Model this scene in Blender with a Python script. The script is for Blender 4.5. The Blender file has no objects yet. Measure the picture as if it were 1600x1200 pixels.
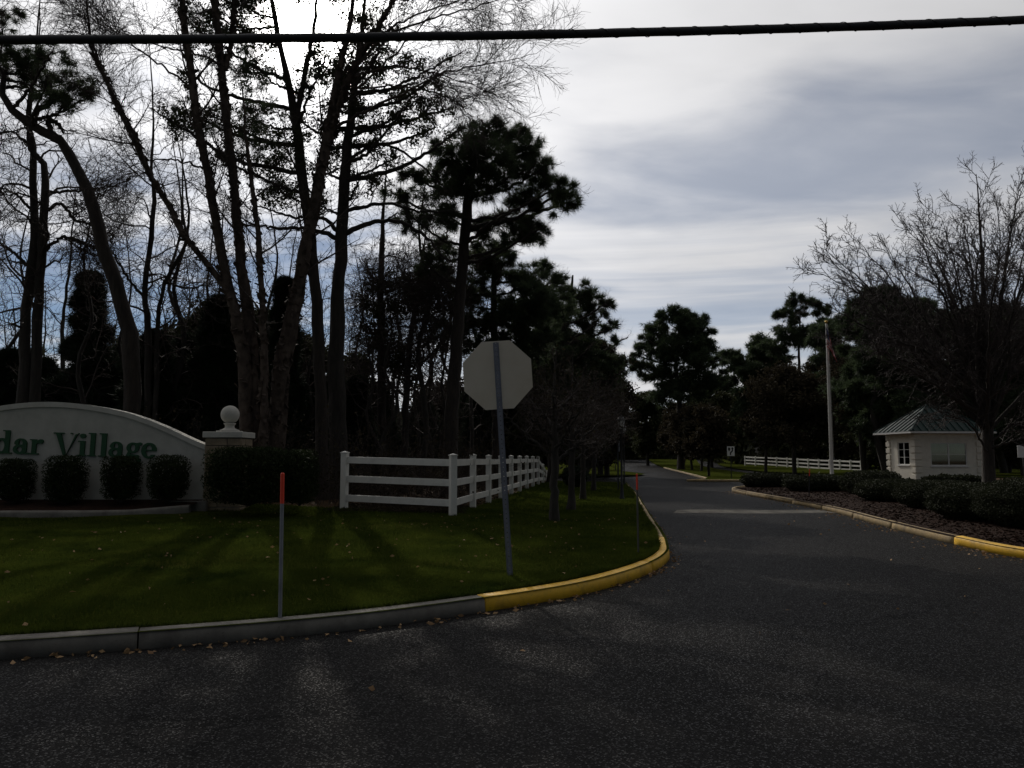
import bpy, bmesh, math
import numpy as np
from mathutils import Vector, Matrix

C = bpy.context.scene
COL = C.collection
rng = np.random.default_rng(11)
R = math.radians

# ---------------------------------------------------------------- camera
F = 1240.0                       # focal length in photo pixels (1600 wide)
EYE = 1.4
PITCH = math.atan(116 / F)
cam = bpy.data.cameras.new('camera')
cam.sensor_width = 36.0
cam.lens = 36.0 * F / 1600
cam.clip_start = 0.05
cam.clip_end = 3000
cam_ob = bpy.data.objects.new('camera', cam)
COL.objects.link(cam_ob)
cam_ob.location = (0, 0, EYE)
cam_ob.rotation_euler = (math.pi / 2 + PITCH, 0, 0)
C.camera = cam_ob

# ---------------------------------------------------------------- sun, sky, exposure
SUN = Vector((-0.258, 0.9516, 0.563)).normalized()
SUN_EL = math.asin(SUN.z)
SUN_AZ = math.atan2(SUN.x, SUN.y)
sun = bpy.data.lights.new('sun', 'SUN')
sun.energy = 4.6
sun.angle = R(0.5)
sun.color = (1.0, 0.93, 0.83)
sun_ob = bpy.data.objects.new('sun', sun)
COL.objects.link(sun_ob)
sun_ob.rotation_euler = SUN.to_track_quat('Z', 'Y').to_euler()
sun_ob.location = (-10, 40, 40)

C.view_settings.view_transform = 'Standard'
C.view_settings.look = 'None'
C.view_settings.gamma = 1
C.view_settings.use_curve_mapping = False
C.view_settings.exposure = -1.65
C.render.film_transparent = False
C.cycles.max_bounces = 6
C.cycles.diffuse_bounces = 3
C.cycles.glossy_bounces = 3
C.cycles.transparent_max_bounces = 8
C.cycles.use_denoising = True

world = bpy.data.worlds.new('World')
C.world = world
world.use_nodes = True
wt = world.node_tree
wt.nodes.clear()


class NT:
    """small helper for building node trees"""
    def __init__(self, tree):
        self.t = tree

    def n(self, typ, **kw):
        nd = self.t.nodes.new(typ)
        for k, v in kw.items():
            setattr(nd, k, v)
        return nd

    def put(self, sock, val):
        if isinstance(val, bpy.types.NodeSocket):
            self.t.links.new(val, sock)
        elif val is not None:
            sock.default_value = val

    def m(self, op, a, b=None, c=None, clamp=False):
        nd = self.n('ShaderNodeMath', operation=op, use_clamp=clamp)
        self.put(nd.inputs[0], a)
        self.put(nd.inputs[1], b)
        self.put(nd.inputs[2], c)
        return nd.outputs[0]

    def v(self, op, a, b=None):
        nd = self.n('ShaderNodeVectorMath', operation=op)
        self.put(nd.inputs[0], a)
        self.put(nd.inputs[1], b)
        return nd.outputs['Value'] if op in ('DOT_PRODUCT', 'LENGTH', 'DISTANCE') else nd.outputs['Vector']

    def noise(self, vec, scale, detail=4, rough=0.55, dist=0.0):
        nd = self.n('ShaderNodeTexNoise')
        self.put(nd.inputs['Vector'], vec)
        nd.inputs['Scale'].default_value = scale
        nd.inputs['Detail'].default_value = detail
        nd.inputs['Roughness'].default_value = rough
        nd.inputs['Distortion'].default_value = dist
        return nd.outputs['Fac']

    def voronoi(self, vec, scale, feature='F1', out='Distance'):
        nd = self.n('ShaderNodeTexVoronoi', feature=feature)
        self.put(nd.inputs['Vector'], vec)
        nd.inputs['Scale'].default_value = scale
        return nd.outputs[out]

    def ramp(self, fac, stops):
        nd = self.n('ShaderNodeValToRGB')
        self.put(nd.inputs[0], fac)
        e = nd.color_ramp.elements
        while len(e) > 1:
            e.remove(e[-1])
        e[0].position = stops[0][0]
        e[0].color = (*stops[0][1], 1)
        for p, c in stops[1:]:
            x = e.new(p)
            x.color = (*c, 1)
        return nd.outputs['Color']

    def mix(self, fac, a, b, blend='MIX'):
        nd = self.n('ShaderNodeMix', data_type='RGBA', blend_type=blend)
        self.put(nd.inputs[0], fac)
        self.put(nd.inputs[6], a if isinstance(a, bpy.types.NodeSocket) else (*a, 1))
        self.put(nd.inputs[7], b if isinstance(b, bpy.types.NodeSocket) else (*b, 1))
        return nd.outputs[2]

    def smooth(self, x, lo, hi, a=0.0, b=1.0):
        nd = self.n('ShaderNodeMapRange', interpolation_type='SMOOTHSTEP')
        self.put(nd.inputs['Value'], x)
        nd.inputs['From Min'].default_value = lo
        nd.inputs['From Max'].default_value = hi
        nd.inputs['To Min'].default_value = a
        nd.inputs['To Max'].default_value = b
        return nd.outputs[0]


def build_world():
    w = NT(wt)
    d = w.n('ShaderNodeTexCoord').outputs['Generated']
    d = w.v('NORMALIZE', d)
    sky = w.n('ShaderNodeTexSky', sky_type='NISHITA')
    sky.sun_disc = False
    sky.sun_elevation = SUN_EL
    sky.sun_rotation = SUN_AZ % (2 * math.pi)
    sky.air_density = 1.0
    sky.dust_density = 0.0
    sky.ozone_density = 4.0
    sky.altitude = 1500
    cs = w.v('DOT_PRODUCT', d, tuple(SUN))
    ang = w.m('ARCCOSINE', w.m('MINIMUM', cs, 0.99999))          # radians from the sun
    sep = w.n('ShaderNodeSeparateXYZ')
    w.put(sep.inputs[0], d)
    z = w.m('MAXIMUM', sep.outputs[2], 0.0)
    # thin high cloud sheet: directions projected on a flat layer
    zz = w.m('ADD', z, 0.10)
    cb = w.n('ShaderNodeCombineXYZ')
    w.put(cb.inputs[0], w.m('DIVIDE', sep.outputs[0], zz))
    w.put(cb.inputs[1], w.m('DIVIDE', sep.outputs[1], zz))
    p = cb.outputs[0]
    mp = w.n('ShaderNodeMapping')
    w.put(mp.inputs[0], p)
    mp.inputs['Rotation'].default_value = (0, 0, R(-20))
    mp.inputs['Scale'].default_value = (0.75, 1.25, 1)
    mp.inputs['Location'].default_value = (3.1, 1.7, 0)
    pr = mp.outputs[0]
    big = w.noise(pr, 0.8, 4, 0.5, 0.3)
    fine = w.noise(pr, 2.8, 6, 0.5, 0.25)
    cover = w.m('ADD', w.m('MULTIPLY', big, 0.75), w.m('MULTIPLY', fine, 0.25))
    cover = w.smooth(cover, 0.12, 0.50)
    # the wide thinner stretch of cloud high on the right of the road, and the broken bands low down
    gx = w.m('SUBTRACT', w.v('DOT_PRODUCT', p, (1, 0, 0)), 0.92)
    gy = w.m('SUBTRACT', w.v('DOT_PRODUCT', p, (0, 1, 0)), 1.92)
    gy = w.m('SUBTRACT', gy, w.m('MULTIPLY', gx, -0.35))
    g = w.m('ADD', w.m('POWER', w.m('DIVIDE', gx, 0.80), 2.0), w.m('POWER', w.m('DIVIDE', gy, 0.42), 2.0))
    g = w.m('ADD', g, w.m('MULTIPLY', w.m('SUBTRACT', fine, 0.5), 2.2))
    gap = w.smooth(g, 0.0, 1.9, 0.52, 0.0)
    lx = w.m('ADD', w.v('DOT_PRODUCT', p, (1, 0, 0)), 1.6)
    ly = w.m('SUBTRACT', w.v('DOT_PRODUCT', p, (0, 1, 0)), 3.3)
    g2 = w.m('ADD', w.m('POWER', w.m('DIVIDE', lx, 1.7), 2.0), w.m('POWER', w.m('DIVIDE', ly, 0.9), 2.0))
    g2 = w.m('ADD', g2, w.m('MULTIPLY', w.m('SUBTRACT', fine, 0.5), 3.5))
    gap2 = w.smooth(g2, 0.0, 1.5, 0.75, 0.0)
    low = w.smooth(z, 0.14, 0.34, 1.0, 0.0)
    bandv = w.n('ShaderNodeCombineXYZ')
    w.put(bandv.inputs[0], w.m('MULTIPLY', sep.outputs[0], 1.1))
    w.put(bandv.inputs[1], w.m('MULTIPLY', sep.outputs[1], 1.1))
    w.put(bandv.inputs[2], w.m('MULTIPLY', sep.outputs[2], 26.0))
    bands = w.smooth(w.noise(bandv.outputs[0], 1.0, 5, 0.6, 0.4), 0.40, 0.62)
    cover = w.m('MULTIPLY', cover, w.m('SUBTRACT', 1.0, gap))
    cover = w.m('MULTIPLY', cover, w.m('SUBTRACT', 1.0, w.m('MULTIPLY', w.m('MULTIPLY', low, bands), 0.55)))
    cover = w.m('MULTIPLY', cover, w.m('SUBTRACT', 1.0, gap2))
    cover = w.m('MULTIPLY', cover, 0.92)
    # forward scattering of the sun by thin cloud: bright towards the sun, fading with angle
    f1 = w.m('MULTIPLY', w.m('EXPONENT', w.m('MULTIPLY', w.m('POWER', w.m('DIVIDE', ang, 1.18), 2.0), -1.0)), 18.6)
    f2 = w.m('MULTIPLY', w.m('EXPONENT', w.m('MULTIPLY', ang, -11.0)), 72.0)
    lum = w.m('ADD', w.m('ADD', f1, f2), 0.8)
    cl = w.n('ShaderNodeCombineXYZ')
    for i, k in enumerate((0.995, 0.985, 0.99)):
        w.put(cl.inputs[i], w.m('MULTIPLY', lum, k))
    shade = w.smooth(fine, 0.25, 0.75, 0.94, 1.05)
    cloud = w.v('MULTIPLY', cl.outputs[0], None)
    nd = cloud.node
    cc = w.n('ShaderNodeCombineXYZ')
    for i in range(3):
        w.put(cc.inputs[i], shade)
    w.put(nd.inputs[1], cc.outputs[0])
    col = w.mix(cover, sky.outputs[0], cloud)
    # the veiled sun itself, seen through the cloud
    core = w.m('MULTIPLY', w.m('EXPONENT', w.m('MULTIPLY', w.m('POWER', w.m('DIVIDE', ang, 0.045), 2.0), -1.0)), 400.0)
    cv = w.n('ShaderNodeCombineXYZ')
    for i, k in enumerate((1.0, 0.97, 0.9)):
        w.put(cv.inputs[i], w.m('MULTIPLY', core, k))
    tot = w.v('ADD', col, cv.outputs[0])
    bg = w.n('ShaderNodeBackground')
    w.put(bg.inputs[0], tot)
    bg.inputs[1].default_value = 0.15
    out = w.n('ShaderNodeOutputWorld')
    wt.links.new(bg.outputs[0], out.inputs[0])


build_world()

# ---------------------------------------------------------------- materials
MATS = {}


def mat(name, col, rough=0.8, col2=None, scale=6.0, bump=0.0, bscale=None, spec=0.5, metal=0.0, detail=5,
        stretch=None, trans=0.0, dist=0.02, grime=0.0, gcol=(0.06, 0.05, 0.04)):
    m = bpy.data.materials.new(name)
    m.use_nodes = True
    t = m.node_tree
    h = NT(t)
    b = t.nodes['Principled BSDF']
    b.inputs['Roughness'].default_value = rough
    b.inputs['Metallic'].default_value = metal
    b.inputs['Specular IOR Level'].default_value = spec
    tc = h.n('ShaderNodeTexCoord').outputs['Object']
    if stretch:
        mp = h.n('ShaderNodeMapping')
        h.put(mp.inputs[0], tc)
        mp.inputs['Scale'].default_value = stretch
        tc = mp.outputs[0]
    f = h.noise(tc, scale, detail, 0.6)
    c2 = col2 or tuple(c * 0.6 for c in col)
    c = h.ramp(f, [(0.3, c2), (0.7, col)])
    if grime:
        # blotches of dirt and wear
        gtc = h.n('ShaderNodeTexCoord').outputs['Object']
        gn = h.noise(gtc, 2.3, 8, 0.72, 0.6)
        c = h.mix(h.smooth(gn, 0.46, 0.74, 0.0, grime), c, gcol)
        gn2 = h.noise(gtc, 31.0, 4, 0.7)
        c = h.mix(h.smooth(gn2, 0.60, 0.72, 0.0, grime * 0.8), c, gcol)
    h.put(b.inputs['Base Color'], c)
    if bump:
        bn = h.n('ShaderNodeBump')
        bn.inputs['Strength'].default_value = bump
        bn.inputs['Distance'].default_value = dist
        h.put(bn.inputs['Height'], h.noise(tc, bscale or scale * 4, 5, 0.6))
        h.put(b.inputs['Normal'], bn.outputs[0])
    if trans:
        # thin leaves let some light through
        tr = h.n('ShaderNodeBsdfTranslucent')
        h.put(tr.inputs[0], c)
        mx = h.n('ShaderNodeMixShader')
        mx.inputs[0].default_value = trans
        t.links.new(b.outputs[0], mx.inputs[1])
        t.links.new(tr.outputs[0], mx.inputs[2])
        t.links.new(mx.outputs[0], t.nodes['Material Output'].inputs[0])
    MATS[name] = m
    return m


def asphalt_mat():
    m = bpy.data.materials.new('asphalt')
    m.use_nodes = True
    t = m.node_tree
    h = NT(t)
    b = t.nodes['Principled BSDF']
    tc = h.n('ShaderNodeTexCoord').outputs['Object']
    big = h.noise(tc, 0.35, 4, 0.6)
    med = h.noise(tc, 7.0, 5, 0.65)
    agg = h.voronoi(tc, 120.0, 'F1', 'Color')
    sepc = h.n('ShaderNodeSeparateColor')
    h.put(sepc.inputs[0], agg)
    c = h.ramp(h.m('ADD', h.m('MULTIPLY', big, 0.6), h.m('MULTIPLY', med, 0.4)),
               [(0.3, (0.013, 0.0128, 0.0130)), (0.7, (0.027, 0.0262, 0.0255))])
    st = h.smooth(sepc.outputs[0], 0.80, 1.0, 0.0, 0.18)
    c = h.mix(st, c, (0.16, 0.155, 0.145))
    # wandering hairline cracks
    wv = h.n('ShaderNodeMapping')
    h.put(wv.inputs[0], tc)
    nv = h.n('ShaderNodeTexNoise')
    h.put(nv.inputs['Vector'], tc)
    nv.inputs['Scale'].default_value = 1.6
    vv = h.v('ADD', wv.outputs[0], h.v('MULTIPLY', nv.outputs['Color'], (0.9, 0.9, 0)))
    ed = h.voronoi(vv, 0.33, 'DISTANCE_TO_EDGE')
    cr = h.smooth(ed, 0.0, 0.009, 0.85, 0.0)
    c = h.mix(cr, c, (0.012, 0.012, 0.012))
    # older and newer patches, drip stains
    pv = h.voronoi(vv, 0.16, 'F1', 'Color')
    ps = h.n('ShaderNodeSeparateColor')
    h.put(ps.inputs[0], pv)
    c = h.mix(h.m('MULTIPLY', ps.outputs[0], 0.35), c, (0.011, 0.011, 0.012))
    c = h.mix(h.smooth(h.noise(tc, 1.9, 6, 0.7, 0.8), 0.62, 0.78, 0.0, 0.6), c, (0.009, 0.009, 0.0095))
    h.put(b.inputs['Base Color'], c)
    h.put(b.inputs['Roughness'], h.smooth(sepc.outputs[1], 0.0, 1.0, 0.36, 0.6))
    # most stones are dull, a few are worn smooth and glint
    h.put(b.inputs['Specular IOR Level'], h.smooth(sepc.outputs[2], 0.84, 1.0, 0.004, 0.24))
    bn = h.n('ShaderNodeBump')
    bn.inputs['Strength'].default_value = 0.42
    bn.inputs['Distance'].default_value = 0.010
    hh = h.m('ADD', h.voronoi(tc, 120.0), h.m('MULTIPLY', h.noise(tc, 220, 3), 0.7))
    h.put(bn.inputs['Height'], hh)
    h.put(b.inputs['Normal'], bn.outputs[0])
    MATS['asphalt'] = m


def lawn_mat():
    m = bpy.data.materials.new('lawn')
    m.use_nodes = True
    t = m.node_tree
    h = NT(t)
    b = t.nodes['Principled BSDF']
    tc = h.n('ShaderNodeTexCoord').outputs['Object']
    big = h.noise(tc, 0.7, 5, 0.6, 0.4)
    fin = h.noise(tc, 35, 4, 0.7)
    c = h.ramp(h.m('ADD', h.m('MULTIPLY', big, 0.6), h.m('MULTIPLY', fin, 0.4)),
               [(0.3, (0.014, 0.022, 0.004)), (0.5, (0.040, 0.050, 0.008)), (0.7, (0.066, 0.060, 0.018))])
    h.put(b.inputs['Base Color'], c)
    b.inputs['Roughness'].default_value = 0.9
    b.inputs['Specular IOR Level'].default_value = 0.0
    bn = h.n('ShaderNodeBump')
    bn.inputs['Strength'].default_value = 0.9
    bn.inputs['Distance'].default_value = 0.03
    h.put(bn.inputs['Height'], fin)
    h.put(b.inputs['Normal'], bn.outputs[0])
    MATS['lawn'] = m


asphalt_mat()
lawn_mat()
M = MATS
mat('grass_blade', (0.074, 0.094, 0.015), 0.8, (0.024, 0.040, 0.008), 1.1, spec=0.0, trans=0.5)
mat('leaf_litter', (0.105, 0.062, 0.030), 0.95, (0.035, 0.022, 0.012), 9, bump=0.9, bscale=30, dist=0.04, spec=0.1)
mat('mulch', (0.046, 0.022, 0.014), 0.95, (0.013, 0.008, 0.006), 14, spec=0.08, bump=1.0, bscale=45, dist=0.04)
mat('concrete', (0.22, 0.205, 0.175), 0.9, (0.12, 0.11, 0.095), 5, bump=0.4, bscale=60, dist=0.005, grime=0.6)
mat('yellow_paint', (0.90, 0.53, 0.025), 0.6, (0.74, 0.42, 0.025), 7, bump=0.25, bscale=70, dist=0.004, grime=0.55)
mat('faded_yellow', (0.46, 0.32, 0.13), 0.8, (0.26, 0.19, 0.10), 5, bump=0.4, bscale=60, dist=0.005, grime=0.6)
mat('pale_paving', (0.19, 0.18, 0.158), 0.95, (0.060, 0.056, 0.050), 2.4, bump=0.3, bscale=40, dist=0.005, grime=0.9, gcol=(0.03, 0.029, 0.028), spec=0.05)
mat('stucco', (0.50, 0.485, 0.43), 0.9, (0.40, 0.385, 0.34), 3.0, bump=0.3, bscale=120, dist=0.004, grime=0.16)
mat('stucco_cap', (0.56, 0.54, 0.48), 0.85, (0.46, 0.44, 0.39), 4.0, bump=0.25, bscale=120, dist=0.004, grime=0.2)
mat('hut_wall', (0.72, 0.68, 0.58), 0.85, (0.62, 0.585, 0.50), 2.5, bump=0.25, bscale=90, dist=0.004, grime=0.15)
mat('green_letter', (0.009, 0.072, 0.022), 0.6, (0.007, 0.054, 0.017), 6)
mat('stone', (0.30, 0.235, 0.155), 0.9, (0.17, 0.13, 0.085), 7, bump=0.8, bscale=26, dist=0.02)
mat('mortar', (0.22, 0.20, 0.17), 0.95)
mat('vinyl_white', (0.78, 0.76, 0.70), 0.45, (0.68, 0.66, 0.60), 1.2, spec=0.4, grime=0.18)
mat('sign_back', (0.66, 0.60, 0.49), 0.55, (0.56, 0.49, 0.38), 2.2, metal=0.25)
mat('sign_red', (0.42, 0.012, 0.016), 0.45)
mat('galvanized', (0.24, 0.25, 0.29), 0.6, (0.17, 0.18, 0.21), 9, metal=0.35)
mat('marker_grey', (0.25, 0.26, 0.28), 0.5)
mat('marker_dull', (0.10, 0.095, 0.085), 0.7)
mat('marker_orange', (0.80, 0.060, 0.018), 0.5, (0.70, 0.045, 0.015), 5)
mat('cable_black', (0.018, 0.018, 0.020), 0.65, (0.012, 0.012, 0.014), 20)
mat('black_metal', (0.022, 0.022, 0.024), 0.45, spec=0.5)
mat('lamp_glass', (0.75, 0.75, 0.72), 0.25, (0.68, 0.68, 0.65), 4)
mat('white_sign', (0.72, 0.72, 0.70), 0.5, (0.66, 0.66, 0.64), 4)
mat('black_print', (0.012, 0.012, 0.012), 0.5)
mat('pole_white', (0.62, 0.60, 0.55), 0.45, (0.52, 0.50, 0.46), 3, grime=0.25)
mat('gold', (0.65, 0.42, 0.10), 0.35, metal=0.8)
mat('roof_green', (0.010, 0.028, 0.024), 0.5, (0.007, 0.020, 0.018), 4, spec=0.12)
mat('trim_white', (0.72, 0.71, 0.68), 0.55, (0.64, 0.63, 0.60), 3, grime=0.12)
mat('glass', (0.020, 0.024, 0.026), 0.05, (0.016, 0.018, 0.02), 2, spec=0.5)
mat('curtain', (0.20, 0.32, 0.24), 0.9, (0.12, 0.20, 0.15), 9)
mat('bark_dark', (0.050, 0.038, 0.030), 0.95, (0.020, 0.016, 0.013), 9, bump=1.0, bscale=16, dist=0.05, stretch=(1, 1, 0.22))
mat('bark_oak', (0.052, 0.043, 0.035), 0.95, (0.022, 0.019, 0.016), 10, bump=1.0, bscale=18, dist=0.04, stretch=(1, 1, 0.2))
mat('bark_birch', (0.115, 0.088, 0.070), 0.9, (0.036, 0.027, 0.023), 5, spec=0.15, bump=0.9, bscale=14, dist=0.03, stretch=(1, 1, 0.6))
mat('twig', (0.060, 0.043, 0.036), 0.9, (0.034, 0.025, 0.021), 3)
mat('twig_pear', (0.072, 0.058, 0.052), 0.85, (0.040, 0.032, 0.030), 3)
mat('needles', (0.075, 0.098, 0.050), 0.6, (0.036, 0.052, 0.026), 1.3, spec=0.3, trans=0.5)
mat('needles_far', (0.072, 0.096, 0.046), 0.65, (0.030, 0.046, 0.022), 0.6, spec=0.3, trans=0.4)
mat('cedar_leaf', (0.026, 0.040, 0.020), 0.7, (0.012, 0.020, 0.011), 1.5, spec=0.2, trans=0.12)
mat('oak_leaf', (0.062, 0.066, 0.032), 0.8, (0.026, 0.030, 0.013), 1.5, spec=0.12, trans=0.25)
mat('brown_leaf', (0.050, 0.040, 0.024), 0.9, (0.027, 0.023, 0.015), 1.5, spec=0.1, trans=0.25)
mat('box_leaf', (0.034, 0.046, 0.016), 0.8, (0.014, 0.022, 0.008), 5, spec=0.1, trans=0.15)
mat('hedge_leaf', (0.040, 0.045, 0.022), 0.75, (0.018, 0.022, 0.011), 4, spec=0.15, trans=0.15)
mat('dead_leaf', (0.42, 0.27, 0.13), 0.8, (0.20, 0.11, 0.05), 3, trans=0.15)
mat('house_wall', (0.52, 0.50, 0.46), 0.85)
mat('house_roof', (0.10, 0.095, 0.09), 0.9)


def flag_mat():
    m = bpy.data.materials.new('flag_cloth')
    m.use_nodes = True
    t = m.node_tree
    h = NT(t)
    b = t.nodes['Principled BSDF']
    uv = h.n('ShaderNodeUVMap').outputs[0]
    s = h.n('ShaderNodeSeparateXYZ')
    h.put(s.inputs[0], uv)
    st = h.m('GREATER_THAN', h.m('FRACT', h.m('MULTIPLY', s.outputs[1], 6.5)), 0.5)
    c = h.mix(st, (0.50, 0.018, 0.030), (0.70, 0.68, 0.66))
    can = h.m('MULTIPLY', h.m('LESS_THAN', s.outputs[0], 0.4), h.m('GREATER_THAN', s.outputs[1], 0.46))
    c = h.mix(can, c, (0.02, 0.03, 0.13))
    h.put(b.inputs['Base Color'], c)
    b.inputs['Roughness'].default_value = 0.9
    MATS['flag_cloth'] = m



def glass_mat():
    # thin window glass: mostly clear, mirror-like at a slant
    m = bpy.data.materials['glass']
    t = m.node_tree
    h = NT(t)
    t.nodes.clear()
    gl = h.n('ShaderNodeBsdfGlossy')
    gl.inputs['Roughness'].default_value = 0.03
    tr = h.n('ShaderNodeBsdfTransparent')
    tr.inputs[0].default_value = (0.80, 0.84, 0.82, 1)
    fr = h.n('ShaderNodeFresnel')
    fr.inputs[0].default_value = 1.5
    mx = h.n('ShaderNodeMixShader')
    t.links.new(h.m('MULTIPLY', fr.outputs[0], 1.6, clamp=True), mx.inputs[0])
    t.links.new(tr.outputs[0], mx.inputs[1])
    t.links.new(gl.outputs[0], mx.inputs[2])
    o = h.n('ShaderNodeOutputMaterial')
    t.links.new(mx.outputs[0], o.inputs[0])


flag_mat()
glass_mat()

# ---------------------------------------------------------------- mesh helpers


def link(o, parent=None):
    COL.objects.link(o)
    if parent is not None:
        o.parent = parent
    return o


def tag(o, label=None, cat=None, group=None, kind=None):
    if label:
        o['label'] = label
    if cat:
        o['category'] = cat
    if group:
        o['group'] = group
    if kind:
        o['kind'] = kind
    return o


def empty(name, loc, label, cat, group=None, rotz=0.0):
    o = bpy.data.objects.new(name, None)
    o.empty_display_size = 0.3
    o.location = loc
    o.rotation_euler = (0, 0, rotz)
    link(o)
    return tag(o, label, cat, group)


def np_mesh(name, V, tris=None, quads=None, material=None, smooth=False):
    V = np.asarray(V, dtype=np.float32).reshape(-1, 3)
    me = bpy.data.meshes.new(name)
    nt = 0 if tris is None else len(tris)
    nq = 0 if quads is None else len(quads)
    idx = []
    if nt:
        idx.append(np.asarray(tris, dtype=np.int32).ravel())
    if nq:
        idx.append(np.asarray(quads, dtype=np.int32).ravel())
    idx = np.concatenate(idx)
    me.vertices.add(len(V))
    me.vertices.foreach_set('co', V.ravel())
    me.loops.add(len(idx))
    me.loops.foreach_set('vertex_index', idx)
    me.polygons.add(nt + nq)
    start = np.concatenate([np.arange(nt) * 3, nt * 3 + np.arange(nq) * 4]).astype(np.int32)
    me.polygons.foreach_set('loop_start', start)
    if smooth:
        me.polygons.foreach_set('use_smooth', np.ones(nt + nq, dtype=bool))
    if material:
        me.materials.append(M[material])
    me.update(calc_edges=True)
    return me


def np_obj(name, V, tris=None, quads=None, material=None, parent=None, smooth=False, origin=None, kind=None):
    """origin: the world point V is measured from, i.e. V is given in world space and shifted into the object's frame"""
    V = np.asarray(V, dtype=np.float64).reshape(-1, 3)
    if origin is not None:
        V = V - np.asarray(origin)[None, :]
    o = bpy.data.objects.new(name, np_mesh(name, V, tris, quads, material, smooth))
    link(o, parent)
    if origin is not None and parent is None:
        o.location = origin
    if kind:
        o['kind'] = kind
    return o


class MB:
    """collects simple shapes in one mesh"""
    def __init__(self):
        self.bm = bmesh.new()

    def box(self, x0, x1, y0, y1, z0, z1, bev=0.0):
        r = bmesh.ops.create_cube(self.bm, size=1.0)
        vs = r['verts']
        for v in vs:
            v.co = Vector((x0 + (v.co.x + .5) * (x1 - x0), y0 + (v.co.y + .5) * (y1 - y0), z0 + (v.co.z + .5) * (z1 - z0)))
        if bev:
            es = list({e for v in vs for e in v.link_edges})
            bmesh.ops.bevel(self.bm, geom=es, offset=bev, segments=2, affect='EDGES', profile=0.5)
        return self

    def lathe(self, prof, seg=20, cx=0, cy=0):
        rings = []
        for r, z in prof:
            rings.append([self.bm.verts.new((cx + r * math.cos(2 * math.pi * k / seg), cy + r * math.sin(2 * math.pi * k / seg), z)) for k in range(seg)])
        for a, b in zip(rings[:-1], rings[1:]):
            for k in range(seg):
                self.bm.faces.new((a[k], a[(k + 1) % seg], b[(k + 1) % seg], b[k]))
        self.bm.faces.new(rings[0][::-1])
        self.bm.faces.new(rings[-1])
        return self

    def tube(self, a, b, r, r2=None, seg=8):
        a, b = Vector(a), Vector(b)
        q = (b - a).to_track_quat('Z', 'Y')
        r2 = r if r2 is None else r2
        ra = [self.bm.verts.new(a + q @ Vector((r * math.cos(2 * math.pi * k / seg), r * math.sin(2 * math.pi * k / seg), 0))) for k in range(seg)]
        rb = [self.bm.verts.new(b + q @ Vector((r2 * math.cos(2 * math.pi * k / seg), r2 * math.sin(2 * math.pi * k / seg), 0))) for k in range(seg)]
        for k in range(seg):
            self.bm.faces.new((ra[k], ra[(k + 1) % seg], rb[(k + 1) % seg], rb[k]))
        self.bm.faces.new(ra[::-1])
        self.bm.faces.new(rb)
        return self

    def prism(self, pts, y0, y1):
        """outline in x,z pushed from y0 to y1"""
        a = [self.bm.verts.new((x, y0, z)) for x, z in pts]
        b = [self.bm.verts.new((x, y1, z)) for x, z in pts]
        n = len(pts)
        self.bm.faces.new(a)
        self.bm.faces.new(b[::-1])
        for k in range(n):
            self.bm.faces.new((a[k], b[k], b[(k + 1) % n], a[(k + 1) % n]))
        return self

    def face(self, pts):
        self.bm.faces.new([self.bm.verts.new(p) for p in pts])
        return self

    def mesh(self, name, material, smooth=False):
        bmesh.ops.recalc_face_normals(self.bm, faces=self.bm.faces)
        me = bpy.data.meshes.new(name)
        self.bm.to_mesh(me)
        self.bm.free()
        me.materials.append(M[material])
        if smooth:
            me.polygons.foreach_set('use_smooth', np.ones(len(me.polygons), dtype=bool))
        return me

    def obj(self, name, material, parent=None, smooth=False, loc=None):
        o = bpy.data.objects.new(name, self.mesh(name, material, smooth))
        link(o, parent)
        if loc is not None:
            o.location = loc
        return o


def add_copy(src, parent, loc=None, name=None):
    c = src.copy()
    COL.objects.link(c)
    c.parent = parent
    if loc is not None:
        c.location = loc
    return c


def dup(root, loc, rotz=0.0, scale=1.0, label=None, group=None):
    r = root.copy()
    COL.objects.link(r)
    r.location = loc
    r.rotation_euler = (0, 0, rotz)
    r.scale = (scale, scale, scale) if not isinstance(scale, tuple) else scale
    if label:
        r['label'] = label
    if group:
        r['group'] = group
    for ch in list(root.children):
        c = ch.copy()
        COL.objects.link(c)
        c.parent = r
        for g in list(ch.children):
            d = g.copy()
            COL.objects.link(d)
            d.parent = c
    return r


def at(px, py, Y):
    """the point of the place seen at photo pixel (px, py) at a distance Y ahead"""
    u, v = (px - 800) / F, (600 - py) / F
    cp, sp = math.cos(PITCH), math.sin(PITCH)
    dy, dz = cp - v * sp, sp + v * cp
    t = Y / dy
    return np.array([u * t, Y, EYE + dz * t])


# ---------------------------------------------------------------- ground shapes


def catmull(P, n):
    """smooth n-point path through the rows of P (any number of columns)"""
    P = np.asarray(P, float)
    if len(P) == 2:
        t = np.linspace(0, 1, n)[:, None]
        return P[0] * (1 - t) + P[1] * t
    Q = np.vstack([2 * P[0] - P[1], P, 2 * P[-1] - P[-2]])
    seg = np.linalg.norm(np.diff(P[:, :3], axis=0), axis=1)
    cum = np.concatenate([[0], np.cumsum(seg)])
    s = np.linspace(0, cum[-1], n)
    k = np.clip(np.searchsorted(cum, s, side='right') - 1, 0, len(seg) - 1)
    t = ((s - cum[k]) / np.maximum(seg[k], 1e-9))[:, None]
    p0, p1, p2, p3 = Q[k], Q[k + 1], Q[k + 2], Q[k + 3]
    return 0.5 * (2 * p1 + (p2 - p0) * t + (2 * p0 - 5 * p1 + 4 * p2 - p3) * t ** 2 + (3 * p1 - p0 - 3 * p2 + p3) * t ** 3)


def rise(y):
    return 1.0e-4 * np.clip(np.asarray(y, float) - 60, 0, 105) ** 2


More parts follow.
